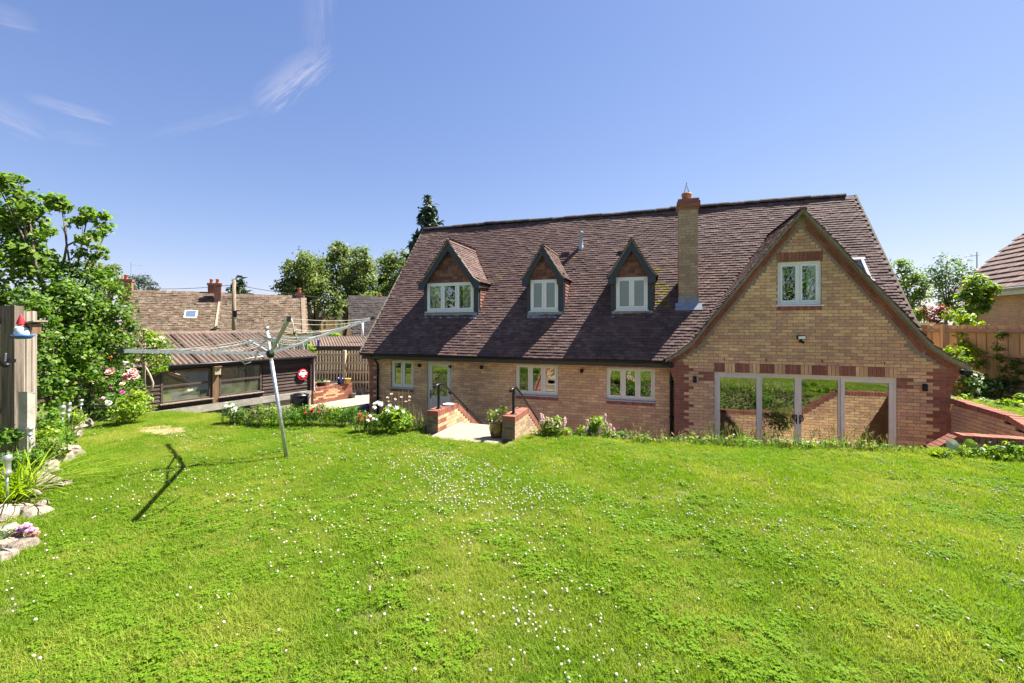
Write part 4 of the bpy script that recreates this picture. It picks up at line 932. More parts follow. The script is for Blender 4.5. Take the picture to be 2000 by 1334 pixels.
q = at(673, 690, d=FD-.15); mb = MB(); mb.bar((q.x, q.y, FLOOR), (q.x, q.y, ztop+.03), .15, .12, (0, 1, 0)); mb.build('post', PALEW[0], FT)
mb = MB(); q0, q1 = fa-fn*.35-fdir*1.5, fb-fn*.35; mb.prism([(q0.x, q0.y, FLOOR), (q1.x, q1.y, FLOOR), (q1.x, q1.y, 1.0), (q0.x, q0.y, 1.0)], -fn*.05)
tag(mb.build('garage_wall', BOARDS[2]), 'dark timber wall seen through the gaps of the picket fence', 'wall')
pw0, pw1 = at(612, 790, Z=FLOOR), at(688, 777, Z=FLOOR); pd = (pw1-pw0); pl_ = pd.length; pd.normalize(); pn = Vector((pd.y, -pd.x, 0))
PWT = thing('planter_wall', 'low red brick planter wall with pots along its top', 'planter', pw0); pc = Pieces(BOXV, BOXF); mo = MB()
brick_wall(pc, mo, Vector((pw0.x, pw0.y, 0)), pd, pn, FLOOR, -.66, lambda z: (0, pl_), [], lambda s, z, r: red() if r < 2 or s > pl_-.4 or random.random() < .25 else random.choice([1, 2]), depth=.22)
pc2 = [Vector((pw0.x, pw0.y, -.66))-pn*.1, Vector((pw1.x, pw1.y, -.66))-pn*.1]; coping_run(pc, pc2, -pn, .225); mo.build('wall_core', MORTAR, PWT); pc.finish('brick', BRK, PWT, 300, 'brickwork')
mb = MB(); mb.prism([Vector((pw0.x, pw0.y, -.62))-pn*.22, Vector((pw1.x, pw1.y, -.62))-pn*.22, Vector((pw1.x, pw1.y, -.62))-pn*1.0, Vector((pw0.x, pw0.y, -.62))-pn*1.0], (0, 0, -.5)); mb.build('soil_bed', SOIL, PWT)
POTM = {'terracotta': TERRA, 'black': M('black_pot', (.03, .03, .03), .5, .2, 8), 'cream': M('cream_pot', (.55, .42, .32), .6, .12, 8), 'blue': M('blue_glaze', (.02, .03, .14), .15, .3, 8, spec=.6), 'yellow': M('ochre_pot', (.48, .33, .10), .6, .15, 8), 'grey': M('grey_pot', (.10, .10, .11), .6, .2, 8)}
POTS = []
def pot(x, yb, yt, wpx, col, lab, z0=None, d=None, square=False):
    p = at(x, yb, Z=z0) if d is None else at(x, yb, d=d)
    dep = -(p.x)*math.sin(TH)+p.y*math.cos(TH); r = wpx*dep/FPX/2; h = (yb-yt)*dep/FPX
    t = thing('plant_pot', lab, 'plant pot', p, 'pots beside the picket fence'); mb = MB()
    if square: mb.prism([p+Vector((-r, -r, 0)), p+Vector((r, -r, 0)), p+Vector((r, r, 0)), p+Vector((-r, r, 0))], (0, 0, h))
    else: mb.lathe(p, [(0, 0), (r*.68, 0), (r*.95, h*.82), (r, h*.83), (r, h), (r*.86, h), (r*.8, h*.85)], 18)
    mb.build('pot', POTM[col], t, not square); mb = MB(); mb.lathe(p+UP*h*.86, [(r*.84, 0), (0, .01)], 14); mb.build('soil', SOIL, t); POTS.append((t, p+UP*h*.86, r)); return t
pot(613, 757, 747, 11, 'terracotta', 'small terracotta pot at the left end of the planter wall', d=17.7); pot(626, 756, 746, 16, 'black', 'black bowl pot on the planter wall beside a cream pot', d=17.9); pot(638, 754, 744, 13, 'cream', 'cream pot on the planter wall beside a black bowl', d=18.1)
pot(665, 751, 738, 15, 'blue', 'dark blue glazed pot on the planter wall before the fence post', d=18.5); pot(679, 749, 739, 12, 'yellow', 'ochre pot at the right end of the planter wall', d=18.7)
pot(688, 777, 768, 14, 'grey', 'wide grey bowl on the concrete beside the planter end', z0=FLOOR); pot(705, 770, 758, 12, 'grey', 'square dark grey pot by the foot of the picket fence', z0=FLOOR, square=True)
for x, y, r, lab in ((716, 798, .22, 'upper knotted black sack by the left house corner'), (706, 812, .26, 'lower shiny black sack by the left house corner')):
    p = at(x, y, d=14.2); p.z = max(p.z, FLOOR+r*.55); mb = MB(); mb.ball(p, r, 14, 0, (1, .9, .7), .12); tag(mb.build('black_sack', M('black_polythene', (.012, .013, .02), .25, .3, 9, spec=.6), None, True), lab, 'sack', 'black sacks by the house corner')
# ------------------------------------------------------------------ foliage helpers
def rvec(n): v = RNG.normal(size=(n, 3)); return v/np.linalg.norm(v, axis=1, keepdims=True)
def leaf_mesh(name, P, Nn, S, mats, MI=None, asp=.6, fold=.18, droop=None):
    n = len(P); Nn = Nn/np.linalg.norm(Nn, axis=1, keepdims=True)
    r = rvec(n) if droop is None else rvec(n)+np.array([0, 0, -droop])
    t = r-Nn*np.sum(r*Nn, axis=1, keepdims=True); t /= np.linalg.norm(t, axis=1, keepdims=True)+1e-9; b = np.cross(Nn, t); S = S[:, None]
    V = np.empty((n, 4, 3)); V[:, 0] = P-t*S*.5; V[:, 2] = P+t*S*.5; V[:, 1] = P-t*S*.08+b*S*asp*.5+Nn*S*fold; V[:, 3] = P-t*S*.08-b*S*asp*.5+Nn*S*fold
    me = bpy.data.meshes.new(name); me.vertices.add(n*4); me.vertices.foreach_set('co', V.ravel()); me.loops.add(n*4); me.loops.foreach_set('vertex_index', np.arange(n*4, dtype=np.int32))
    me.polygons.add(n); me.polygons.foreach_set('loop_start', np.arange(0, n*4, 4, dtype=np.int32)); me.polygons.foreach_set('loop_total', np.full(n, 4, dtype=np.int32))
    for m in mats: me.materials.append(m)
    if MI is not None: me.polygons.foreach_set('material_index', MI.astype(np.int32))
    me.update(calc_edges=True); me.validate(); return me
def cloud(spheres, n, sub=9, spread=.3, up=.5, shell=.45):
    """leaf positions and normals gathered in clumps near the surface of each (centre, radius) ball"""
    tot = sum(r*r for c, r in spheres); PP, NN = [], []
    for c, r in spheres:
        k = max(4, int(n*r*r/tot)); m = max(3, int(sub)); d = rvec(m); q = np.array(c)+d*r*(shell+(1-shell)*RNG.random((m, 1))**.6)
        i = RNG.integers(0, m, k); p = q[i]+RNG.normal(size=(k, 3))*r*spread*np.array([1, 1, .75]); PP.append(p)
        o = p-np.array(c); o /= np.linalg.norm(o, axis=1, keepdims=True)+1e-6; NN.append(o*.55+rvec(k)*.75+np.array([0, 0, up]))
    return np.concatenate(PP), np.concatenate(NN)
def pxs(lst, d=None, jd=0):
    """(column, row, radius in px[, depth]) -> (centre, radius in metres)"""
    out = []
    for q in lst:
        dd = (q[3] if len(q) > 3 else d)+(random.uniform(-jd, jd) if jd else 0); out.append((np.array(at(q[0], q[1], d=dd)), q[2]*dd/FPX))
    return out
LEAF = dict(
    elder=leafmat('elder_leaf', (.10, .18, .025), (.21, .31, .055), .45, spec=.2), ivy=leafmat('ivy_leaf', (.035, .085, .010), (.16, .25, .03), .3, .5, spec=.22), far=leafmat('far_tree_leaf', (.075, .115, .03), (.155, .20, .055), .45),
    far2=leafmat('far_tree_leaf_light', (.115, .16, .035), (.20, .25, .065), .45), spruce=leafmat('spruce_needle', (.018, .045, .022), (.045, .08, .04), .1, .6), pine=leafmat('pine_needle', (.03, .06, .025), (.07, .10, .045), .1, .6),
    lime=leafmat('lime_green_leaf', (.16, .28, .015), (.34, .42, .03), .4), green=leafmat('garden_leaf', (.07, .16, .018), (.17, .29, .04), .4, spec=.2), dark=leafmat('dark_garden_leaf', (.035, .085, .012), (.09, .17, .03), .3, .5, spec=.25),
    yellow=leafmat('yellow_green_leaf', (.13, .18, .03), (.22, .26, .06), .4), rowan=leafmat('rowan_leaf', (.06, .12, .035), (.15, .22, .08), .35), red=leafmat('red_photinia_leaf', (.16, .03, .03), (.34, .08, .06), .3), pale=leafmat('pale_leaf', (.22, .27, .15), (.45, .48, .33), .3),
    straw=leafmat('straw_stem', (.36, .29, .12), (.55, .47, .24), .3, .7))
def foliage(spheres, n, size, mats, parent, name='foliage', sub=9, spread=.3, asp=.6, up=.5, shell=.45, droop=None, weights=None):
    P, Nn = cloud(spheres, n, sub, spread, up, shell); S = size*RNG.uniform(.6, 1.35, len(P)); MI = RNG.choice(len(mats), len(P), p=weights) if len(mats) > 1 else None
    return link(name, leaf_mesh(name, P, Nn, S, mats, MI, asp, .18, droop), parent)
def limbs(base, spheres, r0, parent, name='trunk', fork=.4, mat=BARK, twigs=2, bend=.12, each=1):
    base = Vector(base); cen = Vector(np.mean([c for c, r in spheres], axis=0)); mb = MB(); fk = base+(cen-base)*fork
    mb.tube([base-UP*.2, base+(fk-base)*.35+Vector((random.uniform(-1, 1), random.uniform(-1, 1), 0))*r0*.4, fk], [r0*1.25, r0*.95, r0*.75], 9)
    for c, r in spheres[::each]:
        c = Vector(c); l = (c-fk).length; m = fk+(c-fk)*.5+Vector((random.uniform(-1, 1), random.uniform(-1, 1), random.uniform(-.2, 1)))*l*bend
        mb.tube([fk, m, c], [r0*.5, r0*.3, r0*.12], 6)
        for _ in range(twigs):
            e = c+Vector(rvec(1)[0])*r*.85; mb.tube([m+(c-m)*random.uniform(.2, .9), (m+c)/2+(e-c)*.4, e], [r0*.16, r0*.09, r0*.04], 4)
    return mb.build(name, mat, parent, True)
def tree(name, label, cat, base, spheres, n, size, mats, r0, group=None, **k):
    t = thing(name, label, cat, base, group); lk = {a: k.pop(a) for a in list(k) if a in ('fork', 'twigs', 'bend', 'each')}
    limbs(base, spheres, r0, t, **lk); foliage(spheres, n, size, mats, t, 'crown', **k); return t
def blades(n, cen, rad, h, w, lean=.5, seg=2, curve=.5):
    """grass blades rooted in a disc: verts, faces"""
    a = RNG.uniform(0, 2*math.pi, n); rr = rad*np.sqrt(RNG.random(n)); B = np.c_[cen[0]+rr*np.cos(a), cen[1]+rr*np.sin(a), np.full(n, cen[2])]
    f = RNG.uniform(0, 2*math.pi, n); L_ = lean*RNG.random(n); H_ = h*RNG.uniform(.55, 1.15, n); V, F = [], []
    side = np.c_[-np.sin(f), np.cos(f), np.zeros(n)]; dr_ = np.c_[np.cos(f), np.sin(f), np.zeros(n)]
    for i in range(n):
        b = len(V)
        for s in range(seg):
            t = s/seg; p = B[i]+dr_[i]*(H_[i]*L_[i]*(t+curve*t*t)); p = p+np.array([0, 0, H_[i]*(t-curve*L_[i]*t*t*.6)]); ww = w*(1-t*.55)/2; V += [tuple(p-side[i]*ww), tuple(p+side[i]*ww)]
        p = B[i]+dr_[i]*(H_[i]*L_[i]*(1+curve))+np.array([0, 0, H_[i]*(1-curve*L_[i]*.6)]); V.append(tuple(p))
        for s in range(seg-1): F.append((b+2*s, b+2*s+1, b+2*s+3, b+2*s+2))
        F.append((b+2*seg-2, b+2*seg-1, b+2*seg))
    return V, F

# ------------------------------------------------------------------ left: fence, hedge, tree
PF = at(17, 850, d=6.3); PF.z = 0; dA = Vector((-.80, .60, 0)).normalized(); dB = Vector((-.55, -.83, 0))
FL = thing('board_fence', 'old timber fence with a thick weathered post at the left edge of the garden', 'fence', PF); pz = at(17, 597, d=6.3).z
mb = MB(); rt = Vector((math.cos(TH), math.sin(TH), 0)); fw = Vector((-math.sin(TH), math.cos(TH), 0)); q = PF-rt*.105-fw*.05
mb.prism([PF+rt*-.13, PF+rt*.085, PF+rt*.085+fw*.12, PF-rt*.13+fw*.12], (0, 0, pz)); mb.build('post', SHADEPOST, FL)
nA = Vector((dA.y, -dA.x, 0)); nA = nA if nA.dot(Vector((0, -1, 0))) > 0 else -nA
for k in range(5):
    c = PF+rt*.09+fw*.1+dA*(.06+k*.125)+nA*(.0 if k % 2 else .012); mb = MB(); mb.bar(c, c+UP*(pz-.06-random.uniform(0, .02)), .125, .018, nA); mb.build('fence_board', OLDWOOD[k % 2], FL)
for y in (626, 706, 772): z = at(48, y, d=6.3).z; mb = MB(); mb.bar(PF+rt*.09+fw*.1+nA*.055+UP*z, PF+rt*.09+fw*.1+dA*.66+nA*.055+UP*z, .085, .07); mb.build('rail', OLDWOOD[1], FL)
for k in range(16):
    c = PF-rt*.12+dB*(.1+k*.125)+Vector((-.02, .03, 0)); mb = MB(); mb.bar(c, c+UP*(pz-.05-random.uniform(0, .02)), .125, .018, (1, -.6, 0)); mb.build('fence_board', OLDWOOD[k % 2], FL)
for y in (628, 711, 805): z = at(5, y, d=6.2).z; mb = MB(); mb.bar(PF-rt*.13+UP*z, PF-rt*.13+dB*2+UP*z, .07, .075); mb.build('rail', OLDWOOD[1], FL)
q = at(45, 840, d=6.0); q.z = 0; t = thing('concrete_spur', 'short pale post propped against the foot of the left fence', 'post', q); mb = MB(); mb.prism([q+rt*-.065, q+rt*.06, q+rt*.06+fw*.1, q-rt*.065+fw*.1], (0, 0, at(45, 768, d=6).z)); mb.prism([q-rt*.065+UP*at(45, 768, d=6).z, q+rt*.06+UP*at(45, 768, d=6).z, q+rt*.06+fw*.1+UP*(at(45, 768, d=6).z-.03), q-rt*.065+fw*.1+UP*(at(45, 768, d=6).z-.03)], (0, 0, .02)); mb.build('shaft', CONC, t)
# gnome on a blue ledge, bird box, solar light
q = at(45, 655, d=6.0); t = thing('garden_gnome', 'small garden gnome with red pointed hat on a blue dish against the fence', 'gnome', q)
mb = MB(); mb.lathe(q-UP*.03, [(0, -.02), (.07, -.02), (.125, .03), (.12, .035), (.06, .005), (0, .005)], 18); mb.build('dish', M('blue_enamel', (.03, .14, .42), .35, .15, 8), t, True)
mb = MB(); mb.lathe(q-rt*.015-UP*.025, [(0, 0), (.07, 0), (.085, .05), (.065, .12), (.045, .14), (0, .14)], 14); mb.build('body', M('pale_blue_coat', (.50, .62, .66), .6, .15, 14), t, True)
mb = MB(); mb.ball(q-rt*.025+UP*.13, .042, 10, 0); mb.ball(q-rt*.025-fw*.043+UP*.128, .011, 6); mb.build('head', M('painted_skin', (.55, .33, .25), .6, .1, 9), t, True)
mb = MB(); mb.lathe(q-rt*.03-fw*.03+UP*.045, [(0, -.01), (.035, .01), (.045, .06), (.03, .08), (0, .07)], 10); mb.build('beard', WHITEP, t, True)
mb = MB(); mb.lathe(q-rt*.03+UP*.155, [(.05, 0), (.035, .06), (.012, .13), (0, .15)], 12); mb.build('hat', M('red_hat', (.50, .02, .03), .5, .15, 9), t, True)
for s in (-1, 1): mb = MB(); mb.tube([q-rt*.02+rt*.03*s-fw*.05-UP*.02, q-rt*.02+rt*.035*s-fw*.10-UP*.015], [.022, .026], 8); mb.build('boot', M('brown_boot', (.16, .07, .04), .6, .2, 9), t, True)
q = at(65, 640, d=6.1); t = thing('bird_box', 'tilted little wooden bird box with pale roof beside the gnome', 'bird box', q)
mb = MB(); mb.bar(q-UP*.08-rt*.02, q+UP*.06+rt*.0, .12, .12, fw); mb.build('box_body', POSTW, t); mb = MB(); mb.prism([q+rt*-.07+UP*.05-fw*.09, q+rt*.10+UP*.085-fw*.09, q+rt*.10+UP*.105-fw*.09, q-rt*.07+UP*.07-fw*.09], fw*.19); mb.build('box_lid', OLDWOOD[1], t)
mb = MB(); mb.tube([q-fw*.062-UP*.0, q-fw*.065-UP*.0], .018, 10); mb.build('entrance_hole', BLACKPL, t)
q = at(12, 698, d=6.1); t = thing('solar_light', 'dark solar light with tilted panel fixed on the thick left post', 'light', q)
mb = MB(); mb.bar(q-rt*.01-UP*.05, q+rt*.0+UP*.055, .10, .015, (-.3, -.8, .4)); mb.build('panel', M('solar_panel', (.20, .21, .30), .25, .2, 20, spec=.6), t); mb = MB(); mb.bar(q+fw*.1-UP*.06, q+fw*.02-UP*.04, .05, .05); mb.build('bracket', BLACKPL, t); mb = MB(); mb.ball(q-UP*.11-fw*.0, .05, 10, 0, (1, 1, .7)); mb.build('lamp_body', BLACKPL, t, True)
# hedge and tree
hs = pxs([(30, 560, 60, 8.6), (100, 560, 55, 8.8), (170, 565, 45, 9), (205, 590, 38, 9.2), (70, 610, 55, 8.2), (130, 620, 60, 8.5), (195, 630, 48, 9), (225, 640, 28, 9.2), (110, 680, 55, 8), (170, 680, 55, 8.6), (215, 675, 35, 9.1), (90, 740, 40, 7.7), (135, 745, 42, 8), (170, 735, 35, 8.6), (100, 780, 25, 7.5), (85, 680, 30, 7.6), (82, 625, 24, 7.3), (80, 670, 22, 7.2), (85, 715, 24, 7.2), (82, 755, 22, 7.1), (75, 600, 20, 7.4)])
t = thing('ivy_hedge', 'tall dense glossy green ivy hedge beside the left fence', 'hedge', (-11.5, 5.2, 0)); foliage(hs, 16500, .075, [LEAF['ivy'], LEAF['green'], LEAF['dark']], t, 'foliage', 11, .22, .75, .5, .55, weights=[.6, .25, .15]); limbs((-11.3, 5.0, 0), hs, .09, t, 'stem', .25)
es = pxs([(-10, 350, 22, 8.4), (20, 345, 17, 8.5), (40, 352, 10, 8.6), (20, 400, 40, 8.8), (55, 405, 30, 8.7), (95, 395, 22, 8.9), (120, 402, 15, 9), (-10, 440, 45, 8.6), (40, 450, 40, 8.8), (75, 450, 18, 8.7), (5, 500, 45, 8.5), (50, 510, 40, 9), (90, 520, 30, 8.8), (145, 432, 14, 9), (172, 418, 17, 9.1), (197, 432, 17, 9.2), (205, 452, 12, 9.2), (182, 465, 20, 9.0), (165, 490, 13, 9.0), (190, 492, 15, 9.1), (178, 500, 8, 9.1)])
t = thing('leafy_tree', 'broad leaved tree with an open branch reaching right above the ivy hedge', 'tree', (-12.0, 5.6, 0)); foliage(es, 4600, .115, [LEAF['elder'], LEAF['green'], LEAF['yellow']], t, 'crown', 7, .27, .62, .6, .3, .7, weights=[.6, .25, .15]); limbs((-11.6, 5.5, .6), es, .07, t, 'trunk', .35, twigs=2, each=2)
mb = MB(); bz = lambda *p: [at(x, y, d=8.9) for x, y in p]
mb.tube(bz((110, 530), (125, 510), (130, 480), (150, 470), (175, 455)), [.03, .025, .02, .015, .008], 6); mb.tube(bz((130, 480), (127, 455), (119, 440)), [.014, .01, .004], 5); mb.tube(bz((115, 515), (140, 505), (160, 492)), [.02, .015, .008], 5); mb.tube(bz((60, 440), (90, 412), (120, 405)), [.02, .014, .006], 5); mb.build('branch', BARK, t, True)

# ------------------------------------------------------------------ rose arch, rose bush and the left bed
def flowers(t, pts, r, m, name='flower', petals=7):
    """open cupped blooms: rings of petals round a heart, one shared mesh"""
    mb = MB()
    for ring, (k, tilt, s) in enumerate(((petals, .35, 1), (petals-1, .8, .8), (4, 1.2, .55))):
        for i in range(k):
            a = 2*math.pi*(i+.5*ring)/k; o = Vector((math.cos(a), math.sin(a), 0)); b = Vector((-o.y, o.x, 0)); e = (o*math.cos(tilt)+UP*math.sin(tilt))*s
            mb.add([o*.08, o*.08+e*.6-b*.42*s, e+b*0, o*.08+e*.6+b*.42*s], [(0, 1, 2, 3)])
    mb.ball((0, 0, .25), .28, 6); me = mb.mesh(name, m)
    for p in pts:
        f = Vector((0, 0, CZ))-Vector(p); f = (f.normalized()*.6+Vector((random.uniform(-.5, .5), random.uniform(-.5, .5), .7))).normalized()
        link(name, me, t, Matrix.Translation(p) @ f.to_track_quat('Z', 'Y').to_matrix().to_4x4() @ Matrix.Scale(r*random.uniform(.75, 1.15), 4))
PINK = M('pink_petal', (.72, .30, .27), .6, .25, 9, (.85, .52, .45)); MAG = M('magenta_petal', (.55, .06, .33), .6, .25, 9); WHP = M('white_petal', (.82, .80, .72), .6, .06, 9); PEACH = M('peach_petal', (.80, .55, .38), .6, .12, 9); REDP = M('red_petal', (.50, .03, .03), .6, .25, 9); PALEP = M('pale_pink_petal', (.80, .48, .46), .6, .2, 9, (.86, .62, .58)); LILAC = M('mauve_petal', (.45, .22, .38), .6, .3, 9, (.62, .34, .50))
rs = pxs([(190, 760, 26, 9.4), (225, 750, 28, 9.5), (250, 745, 20, 9.7), (205, 790, 26, 9.2), (180, 790, 22, 9), (230, 790, 24, 9.3), (160, 775, 16, 9.1)])
t = thing('rose_bush', 'rose bush with large pink blooms in the corner bed', 'rose', at(205, 820, d=9.3)); foliage(rs, 2300, .07, [LEAF['dark'], LEAF['green']], t, 'foliage', 10, .33, .65); limbs(at(205, 822, d=9.3), rs, .02, t, 'stem', .2)
flowers(t, [at(x, y, d=8.75) for x, y in ((197, 747), (189, 751), (203, 742), (216, 727), (247, 733), (246, 739), (259, 727), (264, 736), (257, 735))], .085, PINK); flowers(t, [at(240, 750, d=8.8), at(168, 736, d=8.7)], .07, PEACH); flowers(t, [at(x, y, d=9.0) for x, y in ((210, 785), (203, 778), (213, 788))], .06, WHP)
flowers(t, [at(x, y, d=8.95) for x, y in ((180, 748), (170, 755), (178, 764), (216, 758), (239, 766), (254, 773), (265, 774), (264, 783), (198, 780))], .045, MAG)
ls = pxs([(262, 780, 18, 8.9), (275, 795, 17, 8.8), (250, 798, 18, 8.8), (240, 810, 16, 8.6), (280, 778, 10, 9)]); t = thing('lime_shrub', 'rounded lime green shrub at the edge of the corner bed', 'shrub', at(258, 820, d=8.8)); foliage(ls, 2000, .05, [LEAF['lime'], LEAF['green']], t, 'foliage', 10, .33, .7, weights=[.75, .25]); limbs(at(258, 820, d=8.8), ls, .015, t, 'stem', .2)
AR = thing('rose_arch', 'climbing rose over a metal arch in front of the shed', 'climbing rose', at(265, 800, d=10.6)); mb = MB()
for x in (256, 279): mb.tube([at(x, 800, d=10.6), at(x, 645, d=10.6)], .02, 6); mb.tube([at(x+4, 800, d=11.2), at(x+4, 648, d=11.2)], .02, 6)
for y in (643, 652, 690): mb.tube([at(250, y, d=10.6), at(284, y+2, d=10.6)], .018, 6); mb.tube([at(279, y, d=10.6), at(283, y+3, d=11.2)], .018, 6)
mb.build('arch_frame', OLDWOOD[1], AR, True)
ars = pxs([(290, 665, 18, 10.7), (312, 670, 16, 10.9), (325, 680, 12, 11), (300, 690, 16, 10.6), (270, 700, 15, 10.5), (245, 705, 12, 10.4), (305, 715, 14, 10.7), (318, 700, 12, 10.9), (262, 675, 10, 10.6)]); foliage(ars, 1700, .075, [LEAF['green'], LEAF['lime'], LEAF['straw']], AR, 'foliage', 9, .36, .65, weights=[.62, .28, .1])
mb = MB(); VINE = M('bare_vine', (.42, .33, .24), .9, .25, 14); mb.tube([at(x, y, d=10.4) for x, y in ((284, 716), (292, 730), (299, 748), (297, 758), (290, 765), (282, 768))], [.02, .022, .024, .026, .028, .03], 7)
for cx, cy, r in ((249, 672, 10), (262, 664, 8), (256, 660, 7)): mb.tube([at(cx+r*math.cos(a), cy+r*math.sin(a), d=10.5) for a in np.linspace(0, 2*math.pi, 13)], .012, 5)
mb.build('stem', VINE, AR, True); flowers(AR, [at(x, y, d=10.4) for x, y in ((316, 660), (322, 668), (293, 689), (270, 703), (305, 664))], .05, PALEP)
mb = MB(); mb.tube([at(174, 812, d=8.9), at(174, 712, d=8.9)], .012, 6); tag(mb.build('garden_cane', BLACKPL), 'thin black garden cane standing in front of the ivy hedge', 'cane')
for x, yb, yt, m, lab, c in ((214, 712, 690, 'o', 'orange ornament on a stem above the rose bush', (.45, .14, .05)), (166, 740, 728, 'y', 'yellow flower ornament beside the black cane', (.7, .6, .12)), (243, 712, 704, 'w', 'white lamp ornament on a stem below the washing line arm', (.75, .75, .75)), (183, 735, 724, 's', 'silver lamp ornament right of the black cane', (.5, .5, .52))):
    p = at(x, yb, d=9.6); q = at(x, yt, d=9.6); t = thing('garden_ornament', lab, 'ornament', (p.x, p.y, 0), 'ornaments on stems in the corner bed'); mb = MB(); mb.tube([(p.x, p.y, 0), p], .008, 5); mb.build('stem', GALVD, t); mb = MB(); mb.lathe(p, [(0, -.02), (.04, .02), (.075, (q-p).z*.6), (.03, (q-p).z), (0, (q-p).z)], 10); mb.build('head', M('ornament_'+m, c, .4, .2, 9), t, True)
def stake_light(x, yb, yt, d, lab):
    p = at(x, yb, d=d); q = at(x, yt, d=d); h = (q-p).z; t = thing('stake_light', lab, 'light', p, 'silver stake lights in the left bed'); mb = MB(); mb.tube([p-UP*.05, p+UP*h*.55], .012, 8); mb.build('stake', GALV, t, True)
    r = .036; mb = MB(); mb.lathe(p+UP*h*.5, [(0, 0), (r*.5, .0), (r*1.0, .02), (r*1.05, h*.1), (r*.85, h*.12), (r*.8, h*.33), (r*1.1, h*.36), (r*1.1, h*.48), (0, h*.5)], 16); mb.build('lamp_head', GALV, t, True)
stake_light(14, 972, 888, 4.75, 'silver stake light among the arching leaves, nearest of the bed'); stake_light(58, 868, 834, 5.9, 'small silver stake light by the pale short post'); stake_light(122, 832, 792, 7.2, 'silver stake light left of a taller one in the far bed'); stake_light(134, 826, 786, 7.5, 'taller silver stake light before the ivy hedge'); stake_light(158, 806, 780, 8.0, 'slim silver stake light nearest to the rose bush')
# stones edging the bed
def rock(p, s, m):
    mb = MB(); mb.ball((0, 0, 0), 1, 8, 0, (1, 1, 1), .22); o = mb.build('rock', m, None, False); o.matrix_basis = Matrix.Translation(p) @ Matrix.Rotation(random.uniform(0, 3), 4, 'Z') @ Matrix.Rotation(random.uniform(-.2, .2), 4, 'X') @ Matrix.Diagonal((s[0], s[1], s[2], 1)); WORLD[o.name] = o.matrix_basis.copy(); return o
RK = [(158, 833, .2, .10, 'flat pale stone at the far end of the bed edging'), (168, 828, .14, .12, 'broken edge stone beside the far flat stone'), (150, 848, .12, .07, 'small stone half under dry grass at the far bed edge'), (135, 880, .15, .08, 'tan stone in the jumbled heap of the bed edge'), (145, 888, .12, .09, 'brown stone in the jumbled heap, lawn side'), (122, 885, .13, .08, 'pinkish stone in the jumbled heap, bed side'), (128, 898, .11, .10, 'upright tan stone below the heap'), (108, 900, .12, .1, 'rounded pale stone below the heap'), (100, 910, .12, .07, 'cream stone between the heap and the flat slab'), (90, 924, .14, .06, 'long flat cream stone above the white slab'), (80, 942, .17, .08, 'bright white slab stone at the middle of the edging'), (103, 952, .11, .06, 'dull brown stone lawn side of the white slab'), (60, 964, .13, .06, 'cream stone left of the white slab'), (82, 988, .08, .06, 'small tilted stone in the grass gap'), (20, 1003, .17, .08, 'big pale stone nearest the lamp'), (68, 1002, .14, .08, 'grey brown stone on the lawn side near the lamp'), (55, 1000, .08, .06, 'small stone between two big ones near the lamp'), (10, 1040, .14, .06, 'white stone by the pink flowers'), (12, 1068, .13, .07, 'pale stone beneath the pink flowers'), (42, 1070, .12, .07, 'tan stone lawn side of the pink flowers'), (5, 1088, .11, .06, 'pale stone at the bottom left corner'), (125, 945, .09, .04, 'low stone lying in the lawn by the edging')]
for i, (x, y, s, h, lab) in enumerate(RK):
    p = at(x, y, Z=.03); tag(rock(p, (s*1.12, s*.85, h*1.1), STONE[i % 3]), lab, 'stone', 'stones edging the left bed')
# bed plants
V, F = blades(150, (0, 0, 0), .16, .62, .022, 1.3, 5, .75); mb = MB(); p = at(30, 935, d=5.0); mb.add([Vector(v)+Vector((p.x, p.y, 0)) for v in V], F); tag(mb.build('daylily', LEAF['lime']), 'clump of arching strap leaves in the left bed', 'plant')
V, F = blades(110, (0, 0, 0), .2, .5, .014, .9, 3, .5); mb = MB(); p = at(115, 815, d=7.4); mb.add([Vector(v)+Vector((p.x, p.y, 0)) for v in V], F); tag(mb.build('ornamental_grass', LEAF['yellow']), 'yellowing tufted grass below the ivy hedge', 'plant')
def plant(name, label, cat, base, sph, n, size, mats, fl=(), group=None, **k):
    t = thing(name, label, cat, base, group); foliage(sph, n, size, mats, t, 'foliage', **k); limbs(base, sph, .01, t, 'stem', .25, LEAF['green'])
    for pts, r, m in fl: flowers(t, pts, r, m)
    return t
p = at(45, 1068, Z=.02); t = plant('sedum', 'low sedum with dusty pink flower heads among the stones', 'plant', p, pxs([(30, 1050, 20, 4.0), (50, 1058, 16, 4.0), (15, 1060, 14, 4.0)]), 500, .04, [LEAF['green'], LEAF['pale']])
hm_ = MB(); [hm_.ball(Vector(rvec(1)[0])*.7, .42, 6, 0) for _ in range(22)]; hme = hm_.mesh('flower_head', LILAC); hme2 = hm_.mesh('flower_head', M('rusty_petal', (.42, .19, .13), .7, .3, 9))
for i, (x, y) in enumerate(((42, 1034), (50, 1028), (60, 1036), (66, 1042), (34, 1044), (56, 1052), (45, 1056), (30, 1058), (52, 1066))): link('flower_head', hme2 if i in (3, 7, 4) else hme, t, Matrix.Translation(at(x, y, d=3.93)) @ Matrix.Diagonal((.042, .042, .024, 1)))
